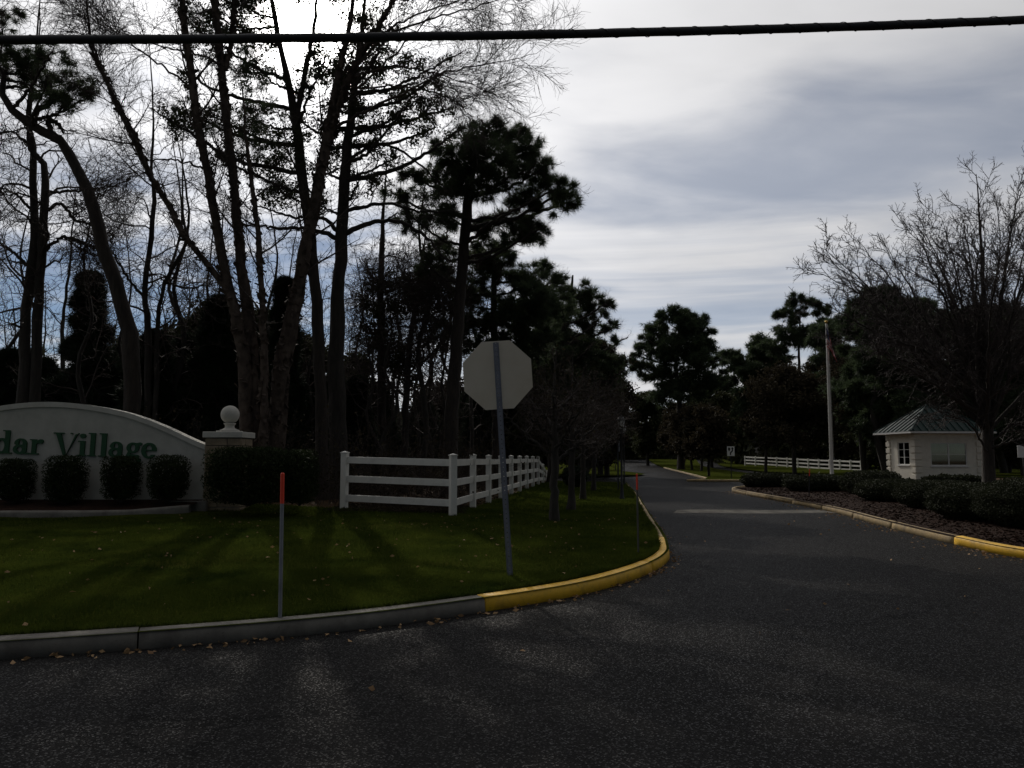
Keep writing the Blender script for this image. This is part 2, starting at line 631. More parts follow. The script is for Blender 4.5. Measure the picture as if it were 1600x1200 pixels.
KERB_LEFT = np.array([(-80, 4.0), (-30, 4.15), (-10, 4.7), (-3.66, 5.67), (-2.68, 6.02), (-1.3, 6.66), (-.24, 7.45), (.67, 8.3), (1.51, 9.55), (1.86, 10.27),
                      (2.16, 11.15), (2.38, 12.3), (2.68, 14.35), (2.96, 16.7), (3.56, 21.4), (4.48, 28.5), (5.53, 37.7), (6.1, 42.5)])
WOODS_EDGE = np.array([(-80, 18), (-30, 18), (-14, 18.2), (-9, 18.2), (-7, 18.1), (-5.2, 18), (-3.7, 17.75), (-2.6, 17.4), (-1.7, 17.25), (-1.45, 17.25),
                       (-1.30, 17.4), (-1.22, 17.8), (-1.05, 18.8), (-.8, 20.5), (-.38, 24), (.5, 31), (1.5, 39), (1.95, 42.5)])


def poly_dist(x, y, P):
    x, y = np.asarray(x, float), np.asarray(y, float)
    d = np.full(x.shape, 1e9)
    for a, b in zip(P[:-1], P[1:]):
        ab = b - a
        t = np.clip(((x - a[0]) * ab[0] + (y - a[1]) * ab[1]) / (ab @ ab), 0, 1)
        d = np.minimum(d, np.hypot(x - a[0] - t * ab[0], y - a[1] - t * ab[1]))
    return d


def sstep(x, a, b):
    t = np.clip((np.asarray(x, float) - a) / (b - a), 0, 1)
    return t * t * (3 - 2 * t)


def H(x, y):
    """height of the lawn and wood floor left of the lane"""
    x, y = np.asarray(x, float), np.asarray(y, float)
    d = poly_dist(x, y, KERB_LEFT)
    z = 0.125 + 0.11 * sstep(d, 0.2, 6.0)
    z = z + 0.28 * np.exp(-((x + 10) / 5.0) ** 2 - ((y - 18.5) / 2.2) ** 2)
    z = z + 0.02 * np.sin(x * 1.7 + 1) * np.sin(y * 1.3) * sstep(d, 0.5, 3)
    return z + rise(y)


def h1(x, y):
    return float(H(np.array([x]), np.array([y]))[0])


def HR(x, y):
    """height of the planted ground right of the lane"""
    x, y = np.asarray(x, float), np.asarray(y, float)
    return 0.125 + rise(y) + 0.06 * sstep(x, 9, 14)


def loft(A, B, na, tb, zfun, name, material, kind='structure', inset=0.0):
    """a sheet between two matched outlines"""
    a, b = catmull(A, na), catmull(B, na)
    if len(A) == len(B):
        # match the control points, not the arc length
        u = np.linspace(0, len(A) - 1, na)
        a = np.stack([np.interp(u, range(len(A)), catmull_param(A, u)[:, k] if False else A[:, k]) for k in range(2)], 1)
        a = catmull_param(A, u)
        b = catmull_param(B, u)
    tb = np.asarray(tb)
    X = a[:, None, 0] * (1 - tb) + b[:, None, 0] * tb
    Y = a[:, None, 1] * (1 - tb) + b[:, None, 1] * tb
    Z = zfun(X, Y)
    V = np.stack([X, Y, Z], -1).reshape(-1, 3)
    nb = len(tb)
    i = np.arange(na - 1)[:, None] * nb + np.arange(nb - 1)[None, :]
    Q = np.stack([i, i + nb, i + nb + 1, i + 1], -1).reshape(-1, 4)
    o = np_obj(name, V, quads=Q, material=material, smooth=True)
    fix_up(o)
    return tag(o, kind=kind)


def fix_up(o):
    bm = bmesh.new()
    bm.from_mesh(o.data)
    bmesh.ops.recalc_face_normals(bm, faces=bm.faces)
    if sum(f.normal.z for f in bm.faces) < 0:
        bmesh.ops.reverse_faces(bm, faces=bm.faces)
    bm.to_mesh(o.data)
    bm.free()


def catmull_param(P, u):
    P = np.asarray(P, float)
    Q = np.vstack([2 * P[0] - P[1], P, 2 * P[-1] - P[-2]])
    k = np.clip(np.floor(u).astype(int), 0, len(P) - 2)
    t = (u - k)[:, None]
    p0, p1, p2, p3 = Q[k], Q[k + 1], Q[k + 2], Q[k + 3]
    # finite-difference tangents scaled by neighbour spacing, so long and short spans join without loops
    d1 = np.linalg.norm(p2 - p1, axis=1, keepdims=True)
    d0 = np.linalg.norm(p1 - p0, axis=1, keepdims=True)
    d2 = np.linalg.norm(p3 - p2, axis=1, keepdims=True)
    m1 = d1 * ((p1 - p0) / d0 * d1 + (p2 - p1) / d1 * d0) / (d0 + d1)
    m2 = d1 * ((p2 - p1) / d1 * d2 + (p3 - p2) / d2 * d1) / (d1 + d2)
    t2, t3 = t ** 2, t ** 3
    return (2 * t3 - 3 * t2 + 1) * p1 + (t3 - 2 * t2 + t) * m1 + (-2 * t3 + 3 * t2) * p2 + (t3 - t2) * m2


def grid(x0, x1, nx, y0, y1, ny, zfun, name, material):
    X, Y = np.meshgrid(np.linspace(x0, x1, nx), np.linspace(y0, y1, ny), indexing='ij')
    V = np.stack([X, Y, zfun(X, Y)], -1).reshape(-1, 3)
    i = np.arange(nx - 1)[:, None] * ny + np.arange(ny - 1)[None, :]
    Q = np.stack([i, i + ny, i + ny + 1, i + 1], -1).reshape(-1, 4)
    o = np_obj(name, V, quads=Q, material=material, smooth=True)
    return tag(o, kind='structure')


def build_ground():
    g = grid(-900, 900, 10, -300, 1500, 40, lambda x, y: rise(y) - 0.12, 'ground', 'leaf_litter')
    grid(-90, 120, 40, -40, 170, 85, lambda x, y: rise(y), 'road', 'asphalt')
    loft(KERB_LEFT, WOODS_EDGE, 160, np.concatenate([np.linspace(0, .3, 10), np.linspace(.36, 1, 14)]), H, 'lawn', 'lawn')
    far = np.array([(-120, 70), (-100, 70), (-80, 70), (-60, 70), (-45, 70), (-35, 66), (-28, 62), (-24, 58), (-20, 54), (-17, 50), (-15, 47), (-13, 45), (-12, 44.3),
                    (-11, 44), (-10, 43.8), (-8, 43.6), (-5, 43.4), (-1, 43.2)])
    loft(WOODS_EDGE, far, 120, np.linspace(0, 1, 22), lambda x, y: H(x, y) + 0.0, 'woodland_floor', 'leaf_litter')
    # second lawn on the left, beyond the side street
    a = np.array([(6.6, 58), (8.6, 60), (11.0, 80), (13.9, 100), (22.0, 165)])
    b = np.array([(-80, 58), (-80, 62), (-80, 80), (-80, 100), (-80, 165)])
    loft(a, b, 40, np.linspace(0, 1, 16), lambda x, y: rise(y) + 0.12, 'far_lawn', 'lawn')
    # right island: bed along the kerb, then ground round the hut
    loft(KERB_RIGHT, BED_EDGE, 90, np.linspace(0, 1, 10), lambda x, y: HR(x, y), 'mulch_bed', 'mulch')
    fr = np.array([(90, 6.4), (70, 12), (60, 20), (55, 26), (50, 32), (45, 38), (40, 43), (36, 46), (32, 48), (28, 50), (24, 50.5)])
    loft(BED_EDGE, fr, 60, np.linspace(0, 1, 10), lambda x, y: HR(x, y), 'island_ground', 'leaf_litter')
    # median lawn between the two far lanes
    a = np.array([(10.6, 48.5), (11.6, 49.2), (12.6, 52), (13.4, 57), (15.3, 70), (19.0, 100), (28, 165)])
    b = np.array([(15.5, 47.2), (17.2, 48.5), (18.2, 52), (18.9, 57), (20.3, 68), (24.0, 96), (38, 165)])
    loft(a, b, 60, np.linspace(0, 1, 8), lambda x, y: rise(y) + 0.12, 'median_lawn', 'lawn')
    a = np.array([(20.8, 54), (23.0, 58), (24.2, 78), (29.0, 110), (43, 165)])
    b = np.array([(110, 54), (110, 60), (110, 80), (110, 110), (110, 165)])
    loft(a, b, 40, np.linspace(0, 1, 12), lambda x, y: rise(y) + 0.12, 'right_lawn', 'lawn')
    # far side of the road end
    a = np.array([(-90, 166), (120, 166)])
    b = np.array([(-90, 260), (120, 260)])
    loft(a, b, 4, np.linspace(0, 1, 4), lambda x, y: rise(y) + 0.12, 'far_bank', 'leaf_litter')


KERB_RIGHT = np.array([(60, 5.6), (22, 6.3), (12, 7.2), (9.0, 8.5), (7.55, 10.0), (7.15, 11.6), (7.25, 13.2), (7.75, 17), (8.35, 20.7), (8.75, 26), (9.0, 31), (9.25, 33.6)])
BED_EDGE = np.array([(60, 9.5), (22, 10), (15.0, 11.0), (13.2, 12.5), (12.3, 14.5), (12.0, 16.5), (12.0, 18), (12.2, 21), (12.4, 25), (12.5, 30), (12.6, 35), (12.8, 39.5)])
KERB_RIGHT_END = np.array([(9.25, 33.6), (9.7, 35.2), (10.6, 37), (12.8, 39.5), (18, 44), (24, 50.5)])
BED_EDGE = BED_EDGE[:len(KERB_RIGHT)]


def sweep_kerb(root, P, cuts, width=0.15, height=0.125, z0=-0.02, side=1, skip=0):
    """kerb sections along P; cuts = list of (arc length end, material, section length)"""
    n = 900
    u = np.linspace(0, len(P) - 1, n)
    p = catmull_param(P, u)
    s = np.concatenate([[0], np.cumsum(np.linalg.norm(np.diff(p, axis=0), axis=1))])
    start = 0.0
    for end, material, L in cuts:
        end = min(end, s[-1])
        k = max(1, int(round((end - start) / L)))
        for j in range(k):
            a = start + (end - start) * j / k + 0.006
            b = start + (end - start) * (j + 1) / k - 0.006
            m = max(3, int((b - a) / 0.18))
            m = min(m, 40)
            q = np.linspace(a, b, m)
            x, y = np.interp(q, s, p[:, 0]), np.interp(q, s, p[:, 1])
            tx, ty = np.gradient(x), np.gradient(y)
            l = np.hypot(tx, ty)
            nx, ny = -ty / l * side, tx / l * side
            jit = rng.normal(0, 0.004)
            prof = [(-0.012, z0), (0.0, height * 0.75), (0.012, height * 0.93), (0.03, height), (width - 0.02, height + 0.008), (width, height - 0.02), (width, z0)]
            V = []
            for o, z in prof:
                V.append(np.stack([x + nx * o, y + ny * o, rise(y) + z + jit], 1))
            V = np.stack(V, 1)
            c = len(prof)
            i = np.arange(m - 1)[:, None] * c + np.arange(c)[None, :]
            i2 = np.arange(m - 1)[:, None] * c + (np.arange(c)[None, :] + 1) % c
            Q = np.stack([i, i2, i2 + c, i + c], -1).reshape(-1, 4)
            T = [(0, kk, kk + 1) for kk in range(1, c - 1)] + [((m - 1) * c, (m - 1) * c + kk + 1, (m - 1) * c + kk) for kk in range(1, c - 1)]
            o = np_obj('kerb_section', V.reshape(-1, 3), tris=np.array(T), quads=Q, material=material, parent=root)
            bm = bmesh.new()
            bm.from_mesh(o.data)
            bmesh.ops.recalc_face_normals(bm, faces=bm.faces)
            bm.to_mesh(o.data)
            bm.free()
        start = end


def arc_at(P, pt):
    u = np.linspace(0, len(P) - 1, 900)
    p = catmull_param(P, u)
    s = np.concatenate([[0], np.cumsum(np.linalg.norm(np.diff(p, axis=0), axis=1))])
    return s[np.argmin(np.hypot(p[:, 0] - pt[0], p[:, 1] - pt[1]))]


build_ground()


def build_kerbs():
    k = bpy.data.objects.new('kerb', None)
    link(k)
    tag(k, 'concrete kerb round the corner lawn, yellow on its bend', kind='structure')
    P = KERB_LEFT
    s0 = arc_at(P, (-20, 4.4))
    sy, sg = arc_at(P, (-.24, 7.45)), arc_at(P, (2.50, 13.1))
    sweep_kerb(k, P, [(s0, 'concrete', 12), (sy, 'concrete', 3.0), (sg, 'yellow_paint', 2.6), (999, 'faded_yellow', 3.0)])
    k2 = bpy.data.objects.new('kerb', None)
    link(k2)
    tag(k2, 'kerb of the planted island by the hut, bright yellow near the road', kind='structure')
    P = KERB_RIGHT
    s1 = arc_at(P, (7.25, 13.2))
    sweep_kerb(k2, P, [(s1, 'yellow_paint', 3.0), (999, 'faded_yellow', 3.0)], side=-1)
    sweep_kerb(k2, KERB_RIGHT_END, [(999, 'faded_yellow', 3.0)], side=-1)
    k3 = bpy.data.objects.new('kerb', None)
    link(k3)
    tag(k3, 'pale kerb round the tip of the median lawn', kind='structure')
    mp = np.array([(17.4, 50.0), (17.0, 48.3), (15.5, 47.2), (13, 47.6), (10.6, 48.5), (11.6, 49.7), (12.6, 52.3), (13.4, 57), (15.3, 70), (19.0, 100)])
    sweep_kerb(k3, mp, [(999, 'faded_yellow', 4.0)], side=-1)
    # pale paved strip across the lane
    n = 16
    t = np.linspace(0, 1, n)
    V = np.concatenate([np.stack([4.1 + (8.33 - 4.1) * t, np.full(n, 20.45) + 0.10 * np.sin(t * 9), np.full(n, 0.004)], 1),
                        np.stack([4.5 + (8.40 - 4.5) * t, np.full(n, 21.8) + 0.10 * np.sin(t * 7), np.full(n, 0.004)], 1)])
    i = np.arange(n - 1)
    o = np_obj('road_strip', V, quads=np.stack([i, i + 1, i + n + 1, i + n], 1), material='pale_paving')
    tag(o, kind='structure')


build_kerbs()

# ---------------------------------------------------------------- plant geometry


def unit(a):
    return a / np.maximum(np.linalg.norm(a, axis=-1, keepdims=True), 1e-9)


def tubes(P, rad, sides=5, rough=0.0):
    """P (N,K,3), rad (N,K) -> verts, quads"""
    N, K, _ = P.shape
    T = unit(np.gradient(P, axis=1))
    mean = unit(P[:, -1] - P[:, 0])
    ref = np.zeros((N, 3))
    ref[np.arange(N), np.argmin(np.abs(mean), axis=1)] = 1.0
    A = unit(np.cross(T, ref[:, None, :]))
    B = np.cross(T, A)
    ph = np.arange(sides) * 2 * np.pi / sides
    rr = rad[:, :, None]
    if rough:
        rr = rr * (1 + rough * rng.normal(size=(N, K, sides)))
    V = P[:, :, None, :] + rr[..., None] * (np.cos(ph)[None, None, :, None] * A[:, :, None, :] + np.sin(ph)[None, None, :, None] * B[:, :, None, :])
    base = (np.arange(N)[:, None] * K + np.arange(K - 1)[None, :])[..., None] * sides
    j = np.arange(sides)
    j2 = (j + 1) % sides
    Q = np.stack([base + j, base + j2, base + sides + j2, base + sides + j], -1).reshape(-1, 4)
    return V.reshape(-1, 3), Q


def sample_on(P, rad, idx, t):
    """points, tangents and radii on branches idx at parameter t"""
    K = P.shape[1]
    f = t * (K - 1)
    k = np.clip(np.floor(f).astype(int), 0, K - 2)
    w = (f - k)[:, None]
    a, b = P[idx, k], P[idx, k + 1]
    return a * (1 - w) + b * w, unit(b - a), rad[idx, k] * (1 - w[:, 0]) + rad[idx, k + 1] * w[:, 0]


def sprout(P, rad, n, t0=0.25, t1=1.0, length=1.0, lvar=0.35, taper_len=0.5, angle=50, avar=15, K=5, wander=0.25, up=0.12,
           rr=0.55, rmin=0.004, rmax=1.0, droop=0.0, horiz=0.0):
    """n children on every parent branch"""
    N = P.shape[0]
    idx = np.repeat(np.arange(N), n)
    m = len(idx)
    t = t0 + (t1 - t0) * ((np.tile(np.arange(n), N) + rng.random(m)) / n)
    pos, tan, pr = sample_on(P, rad, idx, t)
    az = rng.random(m) * 2 * np.pi
    ref = np.where(np.abs(tan[:, 2:3]) < 0.9, np.array([[0, 0, 1.0]]), np.array([[1.0, 0, 0]]))
    A = unit(np.cross(tan, ref))
    B = np.cross(tan, A)
    a = np.radians(angle + avar * rng.normal(size=m))[:, None]
    d = tan * np.cos(a) + (A * np.cos(az)[:, None] + B * np.sin(az)[:, None]) * np.sin(a)
    d[:, 2] *= (1 - horiz)
    d = unit(d)
    plen = np.linalg.norm(np.diff(P, axis=1), axis=2).sum(1)[idx]
    L = length * (plen if length < 0 else 1.0) * (1 - taper_len * t) * (1 + lvar * (rng.random(m) * 2 - 1))
    L = np.abs(L)
    out = np.zeros((m, K, 3))
    out[:, 0] = pos
    step = (L / (K - 1))[:, None]
    for k in range(1, K):
        out[:, k] = out[:, k - 1] + d * step
        d = unit(d + wander * rng.normal(size=(m, 3)) + np.array([0, 0, up - droop * k / K]))
    r0 = np.clip(pr * rr, rmin, rmax)
    R_ = r0[:, None] * (1 - np.linspace(0, 0.75, K)[None, :])
    R_ = np.maximum(R_, rmin * 0.6)
    return out, R_


def merge(parts):
    """[(V, faces)] with the same face size -> V, faces"""
    Vs, Fs, o = [], [], 0
    for V, Fq in parts:
        Vs.append(V)
        Fs.append(Fq + o)
        o += len(V)
    return np.concatenate(Vs), np.concatenate(Fs)


def needle_tufts(P, D, n=14, L=0.16, w=0.010, spread=1.0):
    """bundles of needles at points P pointing about D"""
    m = len(P)
    d = unit(D[:, None, :] * (0.7 / spread) + rng.normal(size=(m, n, 3)) * 0.75)
    l = L * (0.65 + 0.6 * rng.random((m, n, 1)))
    side = unit(np.cross(d, rng.normal(size=(m, n, 3)))) * w
    base = P[:, None, :] + d * l * 0.05
    tip = P[:, None, :] + d * l
    tip[..., 2] -= 0.1 * L * rng.random((m, n))
    V = np.stack([base - side, base + side, tip], 2).reshape(-1, 3)
    return V, np.arange(len(V)).reshape(-1, 3)


def leaves(P, n=1, size=0.08, jit=0.1, aspect=0.6, flat=0.0):
    """diamond leaves scattered round the points P"""
    m = len(P) * n
    c = np.repeat(P, n, axis=0) + rng.normal(size=(m, 3)) * jit
    s = size * (0.6 + 0.8 * rng.random((m, 1)))
    a = rng.normal(size=(m, 3))
    a[:, 2] *= (1 - flat)
    a = unit(a)
    b = unit(np.cross(a, rng.normal(size=(m, 3)))) * s * aspect * 0.5
    a = a * s * 0.5
    nrm = unit(np.cross(a, b)) * s * 0.12
    V = np.stack([c - a, c + b + nrm, c + a, c - b + nrm], 1).reshape(-1, 3)
    return V, np.arange(len(V)).reshape(-1, 4)


def path_px(pts, Y, ground=True, zoff=-0.12):
    """pts (px, py, radius_m[, dY]) -> rows x,y,z,r; the first point stands on the ground"""
    out = []
    for i, p in enumerate(pts):
        dy = p[3] if len(p) > 3 else 0.0
        q = at(p[0], p[1], Y + dy)
        if i == 0 and ground:
            z = h1(q[0], q[1]) if q[0] < 5 + 0.12 * (Y - 40) else float(HR(q[0], q[1]))
            q[2] = z + zoff
        out.append((*q, p[2]))
    return np.array(out)


def stem_mesh(row, K=26, sides=10, rough=0.05, jitter=0.012):
    c = catmull(row, K)
    P = c[None, :, :3].copy()
    P[0, 1:-1] += rng.normal(size=(K - 2, 3)) * jitter
    rad = np.maximum(c[None, :, 3], 0.006)
    return P, rad


def make_tree(name, label, base, stems, limbs=(), twig_levels=(), bark='bark_dark', twig_mat='twig', foliage=(), group=None, flakes=0,
              stem_name='trunk', cat='tree', stem_sides=10, stem_rough=0.06, twig_sides=3, limb_sides=6, twig_on='all', flare=True):
    """stems, limbs: rows x,y,z,r in the world; twig_levels: dicts for sprout(), level after level;
    foliage: list of (kind, dict) put on the last twig level"""
    base = np.asarray(base, float)
    root = empty(name, base, label, cat, group)
    SP, SR, LP, LR = [], [], [], []
    for row in stems:
        P, rad = stem_mesh(row, 28)
        if flare and abs(row[0, 2] - base[2]) < 0.5:
            hgt = np.clip((P[0, :, 2] - base[2]) / 0.7, 0, 1)
            rad = rad * (1 + 0.45 * (1 - hgt[None, :]) ** 2)
        SP.append(P)
        SR.append(rad)
        V, Q = tubes(P, rad, stem_sides, stem_rough)
        np_obj(stem_name, V - base, quads=Q, material=bark, parent=root, smooth=True)
    for row in limbs:
        P, rad = stem_mesh(row, 28, jitter=0.02)
        LP.append(P)
        LR.append(rad)
        V, Q = tubes(P, rad, limb_sides, 0.04)
        np_obj('limb', V - base, quads=Q, material=bark, parent=root, smooth=True)
    P = np.concatenate((SP + LP) if twig_on == 'all' else LP)
    rad = np.concatenate((SR + LR) if twig_on == 'all' else LR)
    tw, fol_src = [], None
    lev = [(P, rad)]
    for cfg in twig_levels:
        cfg = dict(cfg)
        src = cfg.pop('src', -1)
        P2, R2 = sprout(*lev[src], **cfg)
        lev.append((P2, R2))
        tw.append(tubes(P2, R2, twig_sides))
    if tw:
        V, Q = merge(tw)
        np_obj('twigs', V - base, quads=Q, material=twig_mat, parent=root, kind='stuff')
    for kind, cfg in foliage:
        cfg = dict(cfg)
        m_ = cfg.pop('mat')
        lv = cfg.pop('lev', -1)
        frac = cfg.pop('frac', 1.0)
        per = cfg.pop('per', 2)
        Pl, Rl = lev[lv]
        idx = np.repeat(np.arange(len(Pl)), per)
        if frac < 1:
            idx = idx[rng.random(len(idx)) < frac]
        t = 0.35 + 0.65 * rng.random(len(idx)) ** 0.7
        pos, tan, _ = sample_on(Pl, Rl, idx, t)
        if kind == 'needle':
            V, T = needle_tufts(pos, tan, **cfg)
            np_obj('crown', V - base, tris=T, material=m_, parent=root, kind='stuff')
        else:
            V, Q = leaves(pos, **cfg)
            np_obj('crown', V - base, quads=Q, material=m_, parent=root, kind='stuff')
    if flakes:
        # loose curls of peeling bark standing off the stems
        Pst, Rst = np.concatenate(SP), np.concatenate(SR)
        idx = rng.integers(0, len(Pst), flakes)
        t = 0.1 + 0.75 * rng.random(flakes)
        pos, tan, pr = sample_on(Pst, Rst, idx, t)
        A = unit(np.cross(tan, np.array([0.3, 0.9, 0.1])))
        B = np.cross(tan, A)
        az = rng.random(flakes) * 2 * np.pi
        o = A * np.cos(az)[:, None] + B * np.sin(az)[:, None]
        s = np.cross(tan, o)
        w = (0.025 + 0.06 * rng.random((flakes, 1))) * np.minimum(1, pr[:, None] / 0.1)
        hh = 0.04 + 0.11 * rng.random((flakes, 1))
        lift = (0.02 + 0.07 * rng.random((flakes, 1)) ** 1.5)
        c = pos + o * pr[:, None] * 0.98
        sg = np.where(rng.random((flakes, 1)) < 0.5, -1, 1)
        V = np.stack([c - s * w, c + s * w, c + s * w * 0.8 + tan * hh * sg + o * lift, c - s * w * 0.6 + tan * hh * 0.8 * sg + o * lift * 1.3], 1).reshape(-1, 3)
        np_obj('bark_flakes', V - base, quads=np.arange(len(V)).reshape(-1, 4), material=bark, parent=root, kind='stuff')
    return root


def limbs_to(blobs, stem_row, Y, r0=0.05, sag=0.12, dY=0.0, tfun=None):
    """one limb from the stem to every crown blob (px, py, r_px[, dY])"""
    c = catmull(stem_row, 60)
    out = []
    for b in blobs:
        q = at(b[0], b[1], Y + (b[3] if len(b) > 3 else rng.normal(0, 0.8)))
        d = np.linalg.norm(c[:, :2] - q[:2], axis=1) * 0.45 + np.abs(c[:, 2] - (q[2] - 0.35 * np.linalg.norm(c[:, :2] - q[:2], axis=1)))
        k = int(np.argmin(d))
        p = c[k, :3]
        L = np.linalg.norm(q - p)
        mid = p * 0.5 + q * 0.5 + np.array([rng.normal(0, .08), rng.normal(0, .08), rng.normal(0.0, .06) - sag]) * L * 0.6
        far = q + (q - mid) * 0.35
        ra = min(c[k, 3] * 0.6, r0 * (0.6 + 0.25 * L))
        out.append(np.array([(*p, ra), (*mid, ra * 0.72), (*q, ra * 0.45), (*far, ra * 0.2)]))
    return out


def blob_fill(blobs, Y, per_area, K=5, length=0.5):
    pass


def foliage_blobs(root, base, blobs, Y, ppm, kind, material, dens=60, lump=22, scat=0.17, grow=1.0, **cfg):
    """foliage mass in ragged lumps: sub-lumps on each blob's ball, then tufts in the sub-lumps"""
    pos, dr = [], []
    for b in blobs:
        c = at(b[0], b[1], Y + (b[3] if len(b) > 3 else rng.normal(0, 0.6)))
        r = b[2] * Y / F * grow
        n = max(6, int(dens * r * r))
        ns = max(4, int(n / lump))
        sd = unit(rng.normal(size=(ns, 3))) * (rng.random((ns, 1)) ** 0.5) * r * np.array([1, 1, 0.72])
        k = rng.integers(0, ns, n)
        p = c + sd[k] + rng.normal(size=(n, 3)) * r * scat * np.array([1, 1, 0.6])
        pos.append(p)
        dd = unit(sd[k] + rng.normal(size=(n, 3)) * r * 0.2 + np.array([0, 0, 0.3 * r]))
        dr.append(dd)
    pos, dr = np.concatenate(pos), np.concatenate(dr)
    if kind == 'needle':
        V, T = needle_tufts(pos, dr, **cfg)
        return np_obj('crown', V - base, tris=T, material=material, parent=root, kind='stuff')
    V, Q = leaves(pos, **cfg)
    return np_obj('crown', V - base, quads=Q, material=material, parent=root, kind='stuff')


# ---------------------------------------------------------------- trees
TW_BIRCH = [dict(n=15, t0=.38, length=2.3, angle=42, K=6, wander=.10, up=.07, rr=.42, rmin=.006, rmax=.035, taper_len=.55),
            dict(n=10, t0=.2, length=1.0, angle=40, K=5, wander=.12, up=.03, rr=.5, rmin=.007, rmax=.014, droop=.12),
            dict(n=6, t0=.2, length=.48, angle=38, K=4, wander=.12, up=.0, rr=.6, rmin=.0045, rmax=.007, droop=.1)]
TW_OAK = [dict(n=18, t0=.32, length=2.3, angle=62, K=8, wander=.34, up=.05, rr=.45, rmin=.014, rmax=.05, taper_len=.4),
          dict(n=8, t0=.2, length=1.1, angle=55, K=7, wander=.40, up=.04, rr=.5, rmin=.008, rmax=.02),
          dict(n=4, t0=.2, length=.5, angle=50, K=5, wander=.36, up=.03, rr=.55, rmin=.0055, rmax=.009)]
TW_LIMB = [dict(n=9, t0=.2, length=.95, angle=48, K=6, wander=.28, up=.08, rr=.5, rmin=.009, rmax=.02),
           dict(n=6, t0=.2, length=.45, angle=46, K=4, wander=.26, up=.08, rr=.6, rmin=.006, rmax=.010)]


def rows(Y, *lists, ground=True):
    return [path_px(l, Y, ground) for l in lists]


def base_of(row):
    x, y = row[0, 0], row[0, 1]
    return (x, y, row[0, 2] + 0.12)


# --- clump of river birches behind the pillar: two trees
Y = 19.6
st = rows(Y, [(388, 705, .17), (384, 600, .16), (374, 520, .14), (358, 455, .12), (338, 350, .11), (322, 260, .105), (308, 180, .10), (295, 90, .09), (284, 0, .08), (276, -90, .05), (272, -170, .03)],
          [(398, 706, .17, .2), (396, 600, .16, .2), (386, 480, .14, .3), (375, 400, .12, .4), (366, 300, .11, .4), (357, 220, .105, .4), (350, 150, .10, .4), (345, 80, .09, .4), (335, 0, .08, .4), (330, -100, .05, .4), (328, -180, .02, .4)],
          [(409, 704, .12, -.1), (413, 600, .10, -.1), (411, 500, .08), (405, 400, .07), (398, 330, .06), (390, 260, .05), (383, 200, .035), (378, 130, .015)])
st += rows(Y, [(378, 535, .11), (362, 465, .095), (330, 420, .08), (290, 370, .075), (262, 320, .07), (240, 285, .065), (215, 230, .06), (190, 180, .05), (165, 125, .045), (145, 80, .035), (138, 30, .028), (133, -30, .015)],
           [(238, 280, .045), (207, 205, .042), (184, 160, .036), (158, 104, .03), (143, 60, .02), (128, 10, .01)],
           [(352, 110, .06, .4), (362, 60, .055, .4), (366, 0, .05, .4), (372, -80, .02, .4)], ground=False)
lb = rows(Y, [(300, 140, .03), (250, 100, .025), (190, 60, .018), (140, 10, .01)], [(322, 265, .03), (270, 250, .022), (215, 255, .012), (190, 275, .006)],
          [(345, 100, .03), (300, 82, .025), (240, 70, .018), (160, 30, .008)], ground=False)
make_tree('birch_tree', 'shaggy river birch of several stems directly behind the stone pillar', base_of(st[0]), st, lb, TW_BIRCH, 'bark_birch', 'twig', stem_name='stem', flakes=1500, cat='tree', stem_rough=.10)

Y = 20.2
st = rows(Y, [(428, 705, .24), (435, 620, .225), (444, 560, .21), (462, 470, .18), (476, 400, .16), (490, 330, .15), (500, 280, .14), (512, 210, .12), (522, 150, .10), (535, 90, .08), (548, 30, .06), (556, -60, .035)])
st += rows(Y, [(503, 265, .10), (525, 180, .085), (550, 110, .07), (580, 60, .055), (612, 5, .045), (645, -60, .02)], ground=False)
lb = rows(Y, [(515, 205, .05), (560, 180, .045), (620, 150, .033), (700, 112, .024), (780, 98, .014), (838, 84, .006)],
          [(548, 115, .045), (600, 60, .038), (660, 35, .03), (730, 15, .02), (805, -8, .008)],
          [(550, 120, .035), (620, 105, .028), (690, 118, .018), (745, 135, .010), (775, 150, .005)],
          [(530, 160, .04), (590, 110, .03), (650, 50, .02), (705, -15, .01)],
          [(540, 140, .035), (610, 135, .028), (680, 145, .018), (720, 165, .010), (738, 172, .005)],
          [(570, 75, .035), (640, 28, .028), (720, 0, .018), (790, -30, .008)], ground=False)
make_tree('birch_tree', 'thick shaggy river birch leaning right with a wide fan of fine drooping twigs', base_of(st[0]), st, lb, TW_BIRCH, 'bark_birch', 'twig', stem_name='stem', flakes=1100, cat='tree', stem_rough=.10)

# --- pine with the forked top behind the birches
Y = 22.4
st = rows(Y, [(506, 730, .19), (501, 600, .17), (494, 480, .16), (488, 400, .15), (478, 320, .15), (468, 240, .14), (461, 185, .13), (452, 130, .10), (440, 80, .08), (428, 20, .07), (420, -40, .05), (415, -100, .02)])
st += rows(Y, [(462, 190, .09), (472, 140, .08), (482, 90, .07), (492, 30, .05), (498, -60, .02)], ground=False)
bl = [(330, 60, 42), (395, 55, 40), (300, 182, 34), (270, 190, 24), (400, 190, 46), (350, 190, 34), (420, 255, 40), (455, 225, 30), (400, 105, 36), (470, 140, 30), (440, 300, 32), (330, 20, 40), (380, 10, 42),
      (420, -50, 60), (340, -60, 50), (300, 120, 20), (350, 250, 22), (500, 110, 26)]
lb = limbs_to(bl, st[0], Y, .05)
t = make_tree('pine_tree', 'pine with a forked top standing behind the birches below the sun', base_of(st[0]), st, lb, TW_LIMB, 'bark_dark', 'twig', twig_on='limbs')
foliage_blobs(t, np.array(t.location), bl, Y, 0, 'leaf', 'oak_leaf', dens=255, n=7, size=.075, jit=.075, lump=9, scat=.09, grow=1.35)
